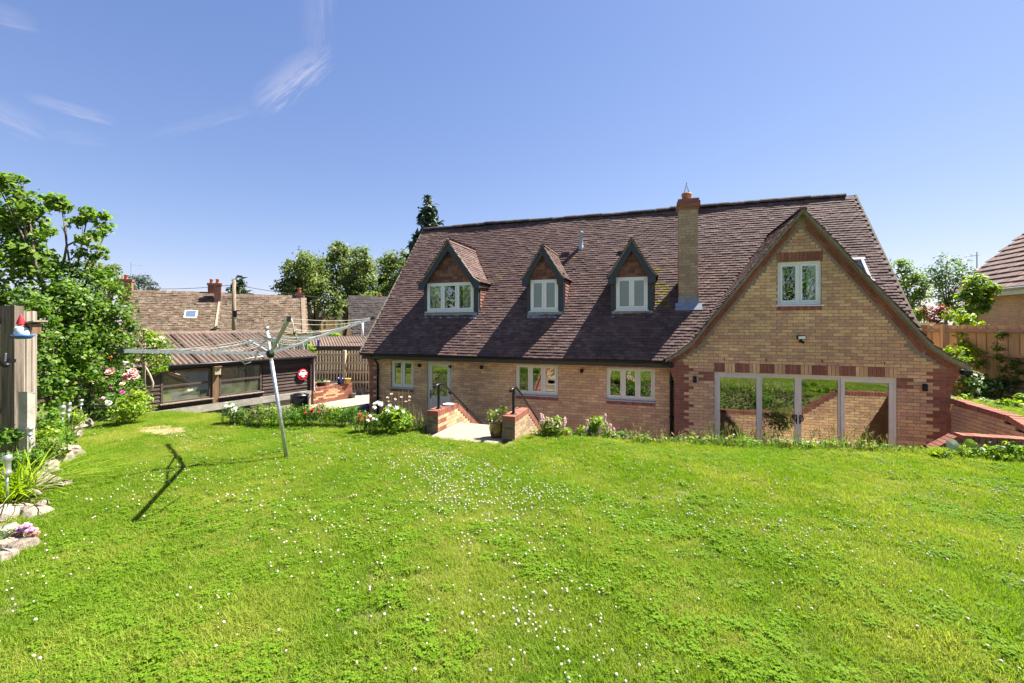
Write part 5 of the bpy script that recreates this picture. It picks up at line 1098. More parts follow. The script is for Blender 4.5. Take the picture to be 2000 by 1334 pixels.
for i, (x, y, r, d, m, lab) in enumerate(((20, 850, 18, 6.0, 'green', 'leafy weeds at the foot of the thick left post'), (75, 850, 20, 6.4, 'lime', 'bright green weeds beside the pale short post'), (95, 820, 18, 7, 'green', 'leafy clump below the ivy hedge'), (100, 870, 20, 6.2, 'yellow', 'yellow green clump behind the jumbled stones'), (140, 815, 14, 7.8, 'lime', 'lime clump between the stake lights and the rose bush'), (115, 850, 18, 6.9, 'green', 'low green mound beside the dry grass'), (10, 1100, 16, 4.1, 'lime', 'light green leaves in the bottom left corner'), (62, 895, 16, 5.7, 'green', 'green shoots behind the flat cream stones'), (15, 900, 16, 5.1, 'dark', 'dark leaves behind the nearest stake light'))):
    p = at(x, y+r, d=d); p.z = 0; plant('bed_plant', lab, 'plant', p, pxs([(x, y, r, d), (x+r*.8, y+r*.3, r*.7, d), (x-r*.7, y+r*.35, r*.7, d)]), 420, .055, [LEAF[m], LEAF['green']], group='leafy plants in the left bed')

# ------------------------------------------------------------------ plants along the lawn edge
p = at(768, 838, Z=0); pb = pxs([(762, 817, 19, 8.0), (783, 814, 17, 8.1), (775, 826, 20, 7.9), (747, 826, 12, 7.9), (795, 826, 10, 8.0)])
plant('peony_bush', 'leafy bush with big white blooms at the lawn edge before the small window', 'flower', p, pb, 2200, .075, [LEAF['green'], LEAF['lime']], [([at(x, y, d=7.75) for x, y in ((733, 789), (738, 787), (744, 790), (731, 797))], .062, WHP), ([at(x, y, d=7.75) for x, y in ((762, 792), (774, 797), (757, 803), (788, 805))], .045, WHP), ([at(x, y, d=7.8) for x, y in ((765, 770), (757, 777), (784, 776), (800, 775), (800, 782), (793, 785), (772, 780), (760, 784))], .032, PALEP)], asp=.42)
mb = MB(); [mb.tube([at(x, 838, d=8), at(x+random.uniform(-3, 3), y, d=8)], .006, 4) for x, y in ((757, 763), (765, 768), (778, 764), (785, 762), (792, 764), (800, 762), (808, 790), (812, 800))]; tag(mb.build('flower_stems', LEAF['straw']), 'tall dry stems standing up from the white flowered bush', 'stems')
def snapdragon(xc, yb, xs_, lab):
    p = at(xc, yb, d=7.9); p.z = 0; t = plant('snapdragon', lab, 'flower', p, pxs([(xc, yb-20, 18, 7.9), (xc-18, yb-15, 14, 7.9), (xc+18, yb-15, 14, 7.9), (xc+3, yb-33, 13, 7.9), (xc-9, yb-28, 11, 7.9)]), 1500, .055, [LEAF['green'], LEAF['lime']], asp=.4, group='pink snapdragons at the lawn edge')
    mb = MB(); bl = [Vector((random.uniform(-1, 1)*(.03-.02*k/12), random.uniform(-1, 1)*(.03-.02*k/12), .012*k)) for k in range(13) for _ in range(3)]; [mb.ball(b, .013, 5, 0, (1, 1, 1), .2) for b in bl]; me = mb.mesh('flower_spike', PALEP)
    for x, y in xs_: link('flower_spike', me, t, Matrix.Translation(at(x, y+14, d=7.85+random.uniform(-.15, .15))) @ Matrix.Rotation(random.uniform(-.15, .15), 4, 'Y') @ Matrix.Diagonal((1, 1, random.uniform(.7, 1.2), 1)))
snapdragon(1080, 858, ((1056, 812), (1062, 812), (1066, 818), (1072, 818), (1078, 820), (1090, 810), (1094, 822), (1103, 815), (1100, 822), (1085, 826), (1060, 826), (1102, 838)), 'pink snapdragon clump right of the garden steps')
snapdragon(1163, 860, ((1146, 820), (1150, 830), (1170, 826), (1178, 815), (1181, 808), (1182, 822), (1188, 830), (1192, 826), (1200, 835), (1170, 838), (1143, 840)), 'pink snapdragon clump below the right hand wide window')
q = at(1120, 852, d=7.8); plant('red_flower', 'small red bloom and a white bud between the two snapdragon clumps', 'flower', (q.x, q.y, 0), pxs([(1120, 858, 8, 7.8)]), 120, .05, [LEAF['green']], [([at(1106, 848, d=7.75)], .035, REDP), ([at(1118, 850, d=7.75)], .03, WHP)])
BEDP = [(470, 812, 14, 'dark', 'dark leafed plant at the left end of the edge bed', None), (505, 806, 15, 'yellow', 'pale feathery plant left of the washing line pole', None), (530, 806, 15, 'lime', 'upright lime leaves left of the washing line pole', None), (565, 806, 16, 'green', 'green clump just right of the washing line pole', None), (595, 806, 17, 'green', 'clump with bright red flowers in the edge bed', REDP), (625, 803, 17, 'dark', 'dark stemmed clump with one crimson bloom', REDP), (655, 806, 16, 'lime', 'light green clump right of the crimson bloom', None), (685, 808, 15, 'green', 'green clump before the black sacks', None), (712, 818, 14, 'yellow', 'yellowish clump with a red flower by the house corner', REDP), (728, 822, 12, 'green', 'low clump left of the white flowered bush', WHP), (820, 832, 12, 'yellow', 'straggly low clump left of the step wall', None), (450, 800, 12, 'pale', 'white flowering clump below the shed sill', WHP)]
for x, y, r, m, lab, fm in BEDP:
    d = 8.6 if x < 700 else 8.1; p = at(x, y+12, d=d); p.z = gz(p.x, p.y); sp_ = pxs([(x, y+2, r*.8, d), (x-r*.8, y+6, r*.7, d), (x+r*.8, y+6, r*.7, d+.1), (x+2, y-8, r*.5, d)])
    fl = [([at(x+random.uniform(-r, r), y-random.uniform(-3, 10), d=d-.25) for _ in range(5)], .035, fm)] if fm else []
    plant('edge_plant', lab, 'plant', p, sp_, 650, .055, [LEAF[m], LEAF['green']], fl, 'plants in the bed along the far lawn edge', asp=.35, spread=.4)
    mb = MB(); V, F = blades(26, (p.x, p.y, p.z), .2, .42, .008, .35, 3, .3); mb.add(V, F); k = mb.build('stem', LEAF['straw'] if m in ('yellow', 'dark') else LEAF['green'], bpy.data.objects[[o.name for o in bpy.data.objects if o.get('label') == lab][0]])
def wild(x, lab, h, n=34, seed=True, yy=None):
    e = None
    for y in np.arange(840, 900, 1):
        p = at(x, y, Z=.02)
        if p.y < edge(p.x)+.1: e = p; break
    p = e or at(x, 870, Z=0); p.z = gz(p.x, p.y)-.02; t = thing('wild_grass', lab, 'grass', p, 'wild grasses along the lawn edge'); mb = MB(); V, F = blades(n, p, .13, h, .009, .5, 3, .45); mb.add(V, F); mb.build('blade', LEAF['green'] if random.random() < .6 else LEAF['yellow'], t)
    if seed:
        mb = MB()
        for _ in range(7):
            a = Vector((p.x+random.uniform(-.15, .15), p.y+random.uniform(-.1, .1), p.z)); b = a+Vector((random.uniform(-.14, .14), random.uniform(-.05, .05), h*random.uniform(.8, 1.15))); mb.tube([a, (a+b)/2+UP*.02, b], .0025, 3); d_ = (b-a).normalized(); mb.tube([b, b+d_*.04, b+d_*.09+Vector((.02, 0, -.01))], [.004, .009, .002], 5)
        mb.build('seed_head', LEAF['straw'], t)
    sp_ = [(np.array(p)+np.array([random.uniform(-.12, .12), 0, h*.25]), .11) for _ in range(2)]; foliage(sp_, 50, .05, [LEAF['green'], LEAF['lime'], LEAF['straw']], t, 'leaf')
for i, (x, h, w_) in enumerate(((1245, .2, 'pale'), (1262, .24, 'sparse'), (1300, .2, 'short'), (1340, .14, 'low'), (1372, .2, 'thin'), (1400, .36, 'tall'), (1420, .3, 'leaning'), (1448, .36, 'leafy'), (1475, .24, 'curling'), (1510, .3, 'arching'), (1535, .26, 'broad'), (1565, .3, 'upright'), (1600, .2, 'bleached'), (1630, .3, 'dry'), (1652, .24, 'seeding'), (1690, .32, 'reddish'), (1720, .24, 'spreading'), (1760, .14, 'stubby'))):
    wild(x, ['%s grass tuft below the wall right of the wide window' % w_, '%s grass tuft in front of the brick pier' % w_, '%s grass tuft in front of the left glazed door' % w_, '%s grass tuft in front of the middle glazed doors' % w_, '%s grass tuft in front of the right glazed door' % w_][0 if x < 1310 else 1 if x < 1400 else 2 if x < 1490 else 3 if x < 1645 else 4], h)
SEAL = M('dry_seed', (.55, .40, .22), .8, .2, 10)
for i, (x, y) in enumerate(((1605, 872), (1650, 866), (1690, 862), (1632, 870), (1625, 866))):
    q = at(x, y, d=7.1); mb = MB(); mb.tube([(q.x, q.y, -.05), q], .004, 4); mb.ball(q, .03, 6, 0, (1, .6, .8), .3); tag(mb.build('dead_flower', SEAL), ('tall', 'central', 'rightmost', 'small', 'leaning')[i]+' papery dry flower head at the lawn edge before the right glazed door', 'flower', 'dry flower heads at the lawn edge')
wp = pxs([(1880, 888, 10, 6.5), (1905, 884, 11, 6.5), (1932, 880, 9, 6.45), (1955, 888, 10, 6.4), (1975, 876, 10, 6.4), (1998, 882, 11, 6.4), (1850, 892, 9, 6.5), (1830, 892, 7, 6.5)]); plant('bramble_patch', 'leafy weeds growing against the dark side of the right retaining wall', 'plant', at(1920, 895, Z=0), wp, 900, .06, [LEAF['green'], LEAF['lime'], LEAF['dark']], weights=[.45, .4, .15], spread=.55)
t = thing('dock_plant', 'broad leaved dock with one large round leaf before the right retaining wall', 'plant', at(1880, 885, Z=0)); mb = MB()
for x, y, r, m in ((1895, 866, .085, 0), (1860, 868, .10, 1), (1872, 875, .07, 0)):
    c = at(x, y, d=6.4); a_ = [c+(rt*math.cos(k)+UP*math.sin(k)*.8+fw*.25*math.sin(k))*r for k in np.linspace(0, 2*math.pi, 12)[:-1]]; mb.add([c-fw*.015]+a_, [(0, i+1, (i+1) % 11+1) for i in range(11)], m)
mb.build('leaf', [LEAF['lime'], LEAF['pale']], t); V, F = blades(14, at(1880, 888, Z=0), .15, .25, .012); mb = MB(); mb.add(V, F); mb.build('stem', LEAF['green'], t)
# plants on the slope that the glazed doors and windows mirror
for i, (x, y, z, r, m, lab) in enumerate(((3.2, 9.8, FLOOR+.62, .40, 'yellow', 'rounded clipped shrub standing on the patio below the lawn'), (.6, 8.6, -.25, .32, 'dark', 'dark green shrub on the bank below the glazed doors'), (1.6, 8.75, -.25, .3, 'green', 'green shrub on the bank towards the retaining wall'), (3.0, 8.85, -.2, .3, 'green', 'leafy shrub at the top of the patio bank'), (-.6, 8.4, -.25, .3, 'dark', 'dark bank shrub below the wide window'), (-1.6, 8.3, -.3, .28, 'green', 'bank shrub right of the garden steps'), (-5.2, 8.0, -.35, .35, 'green', 'bank shrub left of the garden steps'), (-6.3, 7.9, -.35, .35, 'dark', 'dark bank shrub below the white flowered bush'), (-7.4, 7.9, -.35, .3, 'green', 'bank shrub near the black sacks'))):
    b = (x, y, z-r*.9 if i else FLOOR); s_ = [(np.array((x, y, z)), r*.75)]+[(np.array((x+math.cos(a)*r*.5, y+math.sin(a)*r*.5, z+random.uniform(-.1, .15)*r)), r*.6) for a in np.linspace(0, 5, 5)]
    plant('bank_shrub', lab, 'shrub', b, s_, 1100, .06, [LEAF[m], LEAF['green']], [([Vector((x+random.uniform(-r, r), y+r*.5, z+random.uniform(0, r))) for _ in range(6)], .03, WHP)] if i == 1 else [], 'shrubs on the bank below the lawn')

# ------------------------------------------------------------------ right: fence, neighbours' garden
P0 = Vector((7.66, 13.83, 0)); fd_ = Vector((.28, -.955, 0)).normalized(); fn2 = Vector((-fd_.y, fd_.x, 0)); fn2 = fn2 if fn2.x < 0 else -fn2
RF = thing('closeboard_fence', 'light brown closeboard fence with arris rails right of the house', 'fence', P0+UP*.3); s = -2.6; k = 0
bm_ = [MB().bar((0, 0, .3), (0, 0, 2.03), .135, .016, (1, 0, 0)).mesh('fence_board', m) for m in FENCEW]; rz = math.atan2(fd_.y, fd_.x)
while s < 6.2:
    p = P0+fd_*s+fn2*(-.03+(k % 2)*.012); link('fence_board', random.choice(bm_), RF, Matrix.Translation(p+UP*random.uniform(-.02, .02)) @ Matrix.Rotation(rz-math.pi/2+math.pi/2+random.uniform(-.02, .02), 4, 'Z') @ Matrix.Rotation(math.pi/2, 4, 'Z') @ Matrix.Rotation(-math.pi/2, 4, 'Z') @ Matrix.Rotation(math.pi/2, 4, 'Z')); s += .118; k += 1
for z in (1.88, 1.29, .62): mb = MB(); mb.prism([P0+fd_*-2.6+UP*(z-.045), P0+fd_*-2.6+fn2*.065+UP*z, P0+fd_*-2.6+UP*(z+.045)], fd_*8.8); mb.build('rail', FENCEW[1], RF)
for s in (-.86, 2.1, 5.0): p = P0+fd_*s+fn2*.02; mb = MB(); mb.bar(p+UP*.2, p+UP*2.06, .1, .1, (1, 0, 0)); mb.build('post', FENCEW[2], RF)
g0, g1 = at(1788, 640, d=12.2), at(1826, 640, d=12.0); t = thing('garden_gate', 'short wooden gate with pale capping between the house and the closeboard fence', 'gate', (g0.x, g0.y, .35)); gd = (g1-g0); gl_ = gd.length; gd.normalize()
for k in range(5): mb = MB(); c = g0+gd*(gl_*(k+.5)/5); c.z = .38; mb.bar(c, (c.x, c.y, 2.02), gl_/5-.008, .02, (0, 1, 0)); mb.build('plank', FENCEW[k % 3], t)
mb = MB(); a, b = g0.copy(), g1.copy(); a.z = b.z = 2.07; mb.bar(a-gd*.1, b, .12, .06); mb.build('capping', M('pale_capping', (.60, .50, .40), .8, .15, 9), t)
mb = MB(); a, b = g0.copy(), g1.copy(); a.z = b.z = 1.82; mb.bar(a-fw*.04, b-fw*.04, .05, .09); mb.build('rail', FENCEW[1], t); mb = MB(); c = g1+gd*.05; mb.bar((c.x, c.y, .2), (c.x, c.y, 2.06), .11, .11, (0, 1, 0)); mb.build('post', FENCEW[1], t)
cs = pxs([(1895, 632, 14, 11.1), (1880, 625, 10, 11.2), (1910, 640, 14, 11.0), (1890, 655, 13, 11), (1885, 680, 14, 10.9), (1870, 690, 16, 10.7), (1900, 700, 16, 10.6), (1905, 670, 10, 10.9), (1880, 712, 16, 10.5), (1850, 690, 8, 11)]); plant('climbing_plant', 'bright green climber growing over the post of the closeboard fence', 'climber', at(1890, 745, d=11), cs, 1900, .085, [LEAF['lime'], LEAF['green']], weights=[.6, .4])
ds = pxs([(1890, 745, 18, 10.0), (1915, 750, 18, 10), (1940, 745, 16, 10.2), (1905, 765, 14, 9.8), (1960, 755, 18, 10.1), (1985, 750, 18, 10), (1935, 770, 12, 9.8), (1895, 730, 12, 10.1)]); plant('leafy_shrub', 'broad leaved shrub with pale leaf edges in front of the closeboard fence', 'shrub', at(1920, 785, d=10), ds, 1500, .10, [LEAF['dark'], LEAF['green'], LEAF['pale']], weights=[.55, .25, .2])
for x, ys_, lab in ((1955, (655, 680, 700, 720, 740), 'dark ivy stem climbing the middle of the closeboard fence'), (1985, (710, 725, 745), 'dark ivy at the foot of the closeboard fence, right edge')):
    q = pxs([(x+random.uniform(-4, 4), y, 8, 10.05 if x < 1970 else 9.75) for y in ys_]); plant('fence_ivy', lab, 'ivy', at(x, 760, d=9.9), q, 380, .06, [LEAF['dark']], group='ivy on the closeboard fence')
gs = pxs([(1880, 780, 12, 9.4), (1920, 790, 12, 9), (1960, 795, 14, 8.7), (1990, 800, 14, 8.5), (1985, 785, 14, 8.9)]); plant('rough_weeds', 'sunlit rough weeds behind the coping of the side retaining wall', 'plant', at(1940, 810, d=9), gs, 1100, .07, [LEAF['lime'], LEAF['green']])
tree('ash_sapling', 'slender tree with feathery leaves rising behind the closeboard fence', 'tree', at(1848, 640, d=15), pxs([(1850, 512, 14, 15), (1828, 528, 16, 15), (1872, 525, 16, 15.2), (1845, 540, 20, 15), (1885, 540, 14, 15), (1822, 550, 14, 15), (1860, 560, 20, 15), (1840, 585, 20, 15), (1865, 590, 16, 15)]), 1500, .15, [LEAF['rowan'], LEAF['green']], .05, asp=.32, sub=12, shell=.3, spread=.35, up=.8)
tree('broad_sapling', 'leafy young tree overlapping the neighbouring brick house', 'tree', at(1905, 640, d=14), pxs([(1905, 555, 16, 14), (1925, 560, 14, 14), (1890, 575, 16, 14), (1915, 580, 16, 14), (1940, 565, 10, 14), (1895, 600, 14, 14), (1920, 600, 12, 14)]), 1500, .15, [LEAF['lime'], LEAF['green'], LEAF['rowan']], .04, asp=.4, up=.8)
tree('yellow_green_tree', 'yellow green tree beyond the right gable of the brick house', 'tree', at(1775, 650, d=24), pxs([(1755, 525, 18, 24), (1775, 540, 20, 24), (1790, 560, 20, 24), (1765, 565, 18, 24), (1785, 590, 18, 24), (1800, 580, 12, 24), (1775, 610, 20, 24)]), 1900, .2, [LEAF['yellow'], LEAF['green']], .1, asp=.5)
plant('red_leaved_shrub', 'red leaved shrub behind the garden gate', 'shrub', at(1825, 640, d=14), pxs([(1815, 608, 10, 14), (1832, 606, 12, 14), (1845, 612, 9, 14), (1865, 605, 6, 14), (1825, 622, 12, 14)]), 700, .09, [LEAF['red'], LEAF['dark']], weights=[.7, .3])
plant('fence_top_shrub', 'green shrub showing over the fence beside the red leaved shrub', 'shrub', at(1795, 640, d=14.5), pxs([(1790, 612, 12, 14.5), (1805, 618, 10, 14.5), (1860, 618, 12, 13.4), (1875, 612, 8, 13.4)]), 700, .09, [LEAF['green'], LEAF['lime']])
# neighbouring house
NH = thing('neighbour_house', 'neighbouring brick house with large brown roof tiles at the right edge', 'house', (13, 20, .3)); NX = 12.95
pc = Pieces(BOXV, BOXF); mo = MB(); brick_wall(pc, mo, Vector((NX, 24.2, 0)), Vector((0, -1, 0)), Vector((-1, 0, 0)), .6, 3.4, lambda z: (0, 11.5), [], lambda s, z, r: random.choice([1, 3, 5, 0]))
brick_wall(pc, mo, Vector((NX, 24.2, 0)), E1, Vector((0, 1, 0)), .6, 3.4, lambda z: (0, .3), [], lambda s, z, r: 1)
mo.box((NX, 12.7, .3), (NX+8, 12.9, 3.4)); mo.prism([(NX+.1, 24.15, .3), (NX+9, 24.15, .3), (NX+9, 24.15, 3.4), (NX+4.6, 24.15, 8.0), (NX+.1, 24.15, 3.4)], (0, -.2, 0)); mo.build('wall', MORTAR, NH); pc.finish('brick', [BUFF[3], BUFF[5], BUFF[1], BUFF[3], BUFF[5], BUFF[1], RED[0]], NH, 0, 'brickwork')
tp = Pieces([(a*2.0, b*1.9, c*1.6) for a, b, c in TV], TF); k = 0; ru = Vector((math.cos(math.pi/4), 0, math.sin(math.pi/4))); rn = Vector((-ru.z, 0, ru.x)); rx = Vector((0, -1, 0))
for r in range(21):
    y = 24.45-(r % 2)*.165
    while y > 12.4: c = Vector((NX-.42, y, 3.42))+ru*(r*.32)+rn*random.uniform(0, .012); tp.put(frame(c, rx, ru, rn), random.randrange(4), project_area(c, .33, .32, rn)); y -= .33
NT = [weathered('neighbour_tile_%d' % i, c, (.2, .15, .12), .4, 5, .85, .5, .2) for i, c in enumerate([(.20, .13, .108), (.175, .115, .097), (.215, .145, .12), (.185, .126, .11)])]; tp.finish('roof_tile', NT, NH, 300, 'roof_tiling')
mb = MB(); mb.add([(NX-.4, 24.4, 3.40), (NX-.4, 12.4, 3.40), (NX+4.6, 12.4, 8.4), (NX+4.6, 24.4, 8.4)], [(0, 1, 2, 3)]); mb.add([(NX+9.4, 24.4, 3.40), (NX+9.4, 12.4, 3.40), (NX+4.6, 12.4, 8.4), (NX+4.6, 24.4, 8.4)], [(0, 1, 2, 3)]); mb.build('roof', UNDER, NH)
mb = MB(); mb.tube([(NX-.46, 24.4, 3.38), (NX-.46, 12.5, 3.38)], .055, 8); mb.build('gutter', M('grey_gutter', (.3, .3, .27), .5, .15, 9), NH, True); mb = MB(); mb.box((NX-.4, 12.5, 3.16), (NX-.37, 24.3, 3.36)); mb.build('fascia', M('cream_fascia', (.55, .53, .45), .5, .1, 9), NH)
def aerial(x, yb, yt, x2, d, lab):
    p, q = at(x, yb, d=d), at(x, yt, d=d); t = thing('tv_aerial', lab, 'aerial', p); mb = MB(); mb.tube([p, q], .022, 6); mb.build('mast', GALVD, t); e = at(x2, yt+4, d=d*.99); mb = MB(); mb.tube([q-UP*.05, e], .014, 5)
    for k in range(7): c = q-UP*.05+(e-q+UP*.05)*((k+.5)/7); mb.tube([c-fw*.18, c+fw*.18], .007, 4)
    mb.tube([q-UP*.25, q+UP*.12], .02, 5); mb.build('antenna', GALVD, t); return t
aerial(1908, 545, 497, 1888, 20.5, 'television aerial on the neighbouring roof at the right')

# ------------------------------------------------------------------ cottages and trees beyond
TC_ = TH+.5; FR = Vector((math.cos(TC_), math.sin(TC_), 0)); FWD = Vector((-math.sin(TC_), math.cos(TC_), 0))
def along_col(p, d, x):
    u = (x-1000)/FPX; e1_, e2_ = Vector((math.cos(TH), math.sin(TH), 0)), Vector((-math.sin(TH), math.cos(TH), 0)); n_ = e1_-e2_*u
    return p-d*(Vector((p.x, p.y, 0)).dot(n_)/d.dot(n_))
SLATE = [weathered('stone_slate_%d' % i, c, (.33, .26, .18), .45, 2.5, .9, .6, .35) for i, c in enumerate([(.112, .078, .053), (.135, .096, .066), (.092, .064, .045), (.155, .114, .08)])]
COTS = M('cottage_stone', (.46, .36, .23), .9, .2, 3, bump=.4)
def cottage(name, lab, xl, xr, yr, ye, de, dr, wallm, slates, group=None, gauge=.2, deep=True):
    m_ = at((xl+xr)/2, ye, d=de); zr = at((xl+xr)/2, yr, d=dr).z; ze = m_.z; a, b = along_col(m_, FR, xl), along_col(m_, FR, xr); run = dr-de
    t = thing(name, lab, 'house', ((a.x+b.x)/2, (a.y+b.y)/2, FLOOR), group); W_ = (b-a).length
    r0, r1 = a+FWD*run, b+FWD*run; r0.z = r1.z = zr; bk0, bk1 = a+FWD*run*2, b+FWD*run*2
    mb = MB(); i = .12; a2, b2, c2, d2 = a+FR*i+FWD*.25, b-FR*i+FWD*.25, b-FR*i+FWD*(run*2-.25), a+FR*i+FWD*(run*2-.25)
    for p, q in ((a2, b2), (b2, c2), (c2, d2), (d2, a2)): mb.add([Vector((p.x, p.y, FLOOR-.3)), Vector((q.x, q.y, FLOOR-.3)), Vector((q.x, q.y, ze+.15)), Vector((p.x, p.y, ze+.15))], [(0, 1, 2, 3)])
    for p, q, r_ in ((a2, d2, r0+FR*i), (b2, c2, r1-FR*i)): mb.add([Vector((p.x, p.y, ze+.1)), Vector((q.x, q.y, ze+.1)), r_-UP*.12], [(0, 1, 2)])
    mb.build('wall', wallm, t); mb = MB(); mb.add([a, b, r1, r0], [(0, 1, 2, 3)]); mb.add([bk0, bk1, r1, r0], [(0, 1, 2, 3)]); mb.build('roof', slates[2], t)
    up = (r0-a).normalized(); L_ = (r0-a).length; n = FR.cross(up); tp = Pieces([(x_*1.75, y_*gauge*10, z_*1.5) for x_, y_, z_ in TV], TF)
    for r in range(int(L_/gauge)+1):
        s = -.14*(r % 2)
        while s < W_: tp.put(frame(a+FR*(s+.14)+up*(r*gauge-.03)+n*(.01+random.uniform(-.01, .015)), FR, (up+n*random.gauss(0, .05)).normalized(), n), random.choices(range(4), [3, 3, 2, 1.5])[0]); s += .285
    tp.finish('slate', slates, t, 0, 'roof_slates'); mb = MB(); half_round(mb, r0-UP*.06, r1-UP*.06, .13); mb.build('ridge', slates[2], t); return t, a, b, r0, r1, ze, zr
c1, a, b, r0, r1, ze, zr = cottage('stone_cottage', 'cottage with a mossy stone slate roof, rooflight and chimneys at both ends', 236, 425, 573, 647, 30, 33.2, COTS, SLATE)
def stack(par, x, yb, yt, wpx, d, pots, name='chimney', dep=.5):
    p, q = at(x, yb, d=d), at(x, yt, d=d); w = wpx*d/FPX; mb = MB(); c = [p-FR*w/2, p+FR*w/2, p+FR*w/2+FWD*dep, p-FR*w/2+FWD*dep]; mb.prism([v-UP*.5 for v in c], UP*(q.z-p.z+.5-.16))
    c2 = [q-FR*(w/2+.05)-FWD*.05-UP*.16, q+FR*(w/2+.05)-FWD*.05-UP*.16, q+FR*(w/2+.05)+FWD*(dep+.05)-UP*.16, q-FR*(w/2+.05)+FWD*(dep+.05)-UP*.16]; mb.prism(c2, UP*.16); o = mb.build(name, CHB, par)
    for px_ in pots: k = at(px_, yt, d=d)+FWD*dep/2; mb = MB(); mb.lathe(k-UP*.02, [(.13, 0), (.11, .3), (.14, .32), (.14, .36), (.1, .36), (.1, .2)], 10); mb.build('chimney_pot', TERRA, o, True)
    return o
CHB = M('chimney_brick', (.30, .11, .08), .9, .35, 14, (.36, .16, .12), bump=.5, bscale=30)
dep_ = lambda p: -p.x*math.sin(TH)+p.y*math.cos(TH)
dr_ = lambda x: dep_(along_col(r0, FR, x))
stack(c1, 245, 582, 545, 18, dr_(245), (244,)); stack(c1, 413, 585, 553, 12, dr_(413), (412,)); stack(c1, 425, 590, 553, 11, dr_(425)-.7, (424,))
rv = (r0-a).normalized(); p = along_col(a+(r0-a)*.42, FR, 373); nn_ = FR.cross(rv); mb = MB(); mb.bar(p-rv*.42+nn_*.0, p+rv*.42+nn_*.0, .78, .14, nn_); rl = mb.build('rooflight', WHITEP, c1); mb = MB(); mb.bar(p-rv*.34+nn_*.08, p+rv*.34+nn_*.08, .6, .012, nn_); mb.build('pane', M('rooflight_glass', (.10, .14, .2), .2, .1, 4, spec=.5), rl)
mb = MB(); e0, e1_ = b-FR*.1, r1-FR*.1; mb.bar(e0, e1_, .22, .2, nn_); mb.build('coping', M('pale_coping', (.32, .26, .18), .9, .15, 6), c1)
c2, a, b, r0, r1, ze, zr = cottage('stone_cottage', 'longer cottage with a plain stone slate roof behind the telegraph pole', 427, 598, 582, 653, 29.5, 32.2, COTS, SLATE); stack(c2, 586, 598, 571, 13, dr_(586), (585,))
mb = MB(); e0, e1_ = b-FR*.1, r1-FR*.1; mb.bar(e0, e1_, .3, .2, nn_); mb.build('coping', M('brown_coping', (.22, .16, .11), .9, .2, 6), c2)
aerial(256, 575, 515, 278, 33, 'television aerial above the left cottage chimney')
PT = thing('telegraph_pole', 'wooden telegraph pole standing before the cottages', 'pole', at(457, 660, d=27)); mb = MB(); mb.tube([at(457, 690, d=27), at(457, 546, d=27)], [.14, .10], 10); mb.build('pole', wood('pole_wood', (.20, .15, .10), (.30, .24, .17), (8, 8, 1), 2), PT, True); mb = MB(); q = at(459, 613, d=26.9); mb.bar(q-UP*.2, q+UP*.2, .2, .2, FR); mb.build('junction_box', BLACKPL, PT)
def wire(p, q, sag, lab):
    mb = MB(); mb.tube([p+(q-p)*s-UP*(sag*4*s*(1-s)) for s in np.linspace(0, 1, 14)], .016, 4); tag(mb.build('overhead_wire', BLACKPL), lab, 'wire', 'wires from the telegraph pole')
wire(at(457, 556, d=27), at(300, 564, d=30), .1, 'overhead wire running left from the telegraph pole'); wire(at(457, 556, d=27), at(770, 590, d=34), .25, 'overhead wire running right from the telegraph pole to the trees')
# dark roofed cottage, garage, pale gabled terrace
DS = [weathered('dark_thatch_%d' % i, c, (.11, .085, .065), .4, 3, .95, .8, .3) for i, c in enumerate([(.045, .038, .037), (.055, .045, .042), (.038, .033, .033), (.065, .053, .048)])]
c3, a, b, r0, r1, ze, zr = cottage('dark_roof_cottage', 'cottage with a steep dark roof peeping past the brick house', 690, 790, 585, 660, 33, 35.5, COTS, DS, gauge=.22); stack(c3, 744, 600, 584, 14, dr_(744), (743,))
GA = thing('garage', 'low building with a brown corrugated roof behind the picket fence', 'garage', at(668, 700, d=25)); a, b = at(612, 694, d=22.5), at(770, 694, d=22.5); a.z = b.z = .42; zr = at(690, 657, d=26.5).z; upg = FWD*4+UP*(zr-.42); lg = upg.length; upg.normalize(); nsh = 4; wg = (b-a).length/nsh
for i in range(nsh): corr_sheet(GA, a+FR*(i*wg), FR, upg, wg+.05, lg, CORR, .15, .03)
mb = MB(); a2, b2 = a+FWD*.2, b+FWD*.2
for p, q in ((a2, b2), (a2, a2+FWD*4), (b2, b2+FWD*4), (a2+FWD*4, b2+FWD*4)): mb.add([Vector((p.x, p.y, FLOOR)), Vector((q.x, q.y, FLOOR)), Vector((q.x, q.y, .38)), Vector((p.x, p.y, .38))], [(0, 1, 2, 3)])
for p in (a2, b2): mb.add([Vector((p.x, p.y, .36)), Vector((p.x, p.y, .36))+FWD*3.8, Vector((p.x, p.y, zr-.06))+FWD*3.8], [(0, 1, 2)])
mb.build('wall', BOARDS[0], GA); mb = MB(); mb.bar(a-FWD*.02+UP*-.06, b-FWD*.02+UP*-.06, .03, .14); mb.build('fascia', BLACKPL, GA)
p = at(708, 656, d=26); mb = MB(); mb.tube([p-UP*.2, at(708, 629, d=26)], .07, 8); mb.build('flue_pipe', WHITEP, GA, True)
p = at(622, 700, d=21.5); mb = MB(); mb.tube([(p.x, p.y, FLOOR), at(622, 664, d=21.5)], .06, 8); tag(mb.build('blue_post', M('blue_paint', (.035, .035, .16), .5, .2, 8)), 'slim dark blue post behind the picket fence', 'post')
plant('fence_vine', 'light green vine at the left end of the picket fence', 'climber', at(604, 700, d=20), pxs([(600, 675, 9, 20), (606, 685, 8, 20), (604, 697, 5, 20), (611, 692, 5, 20)]), 420, .12, [LEAF['lime'], LEAF['green']])
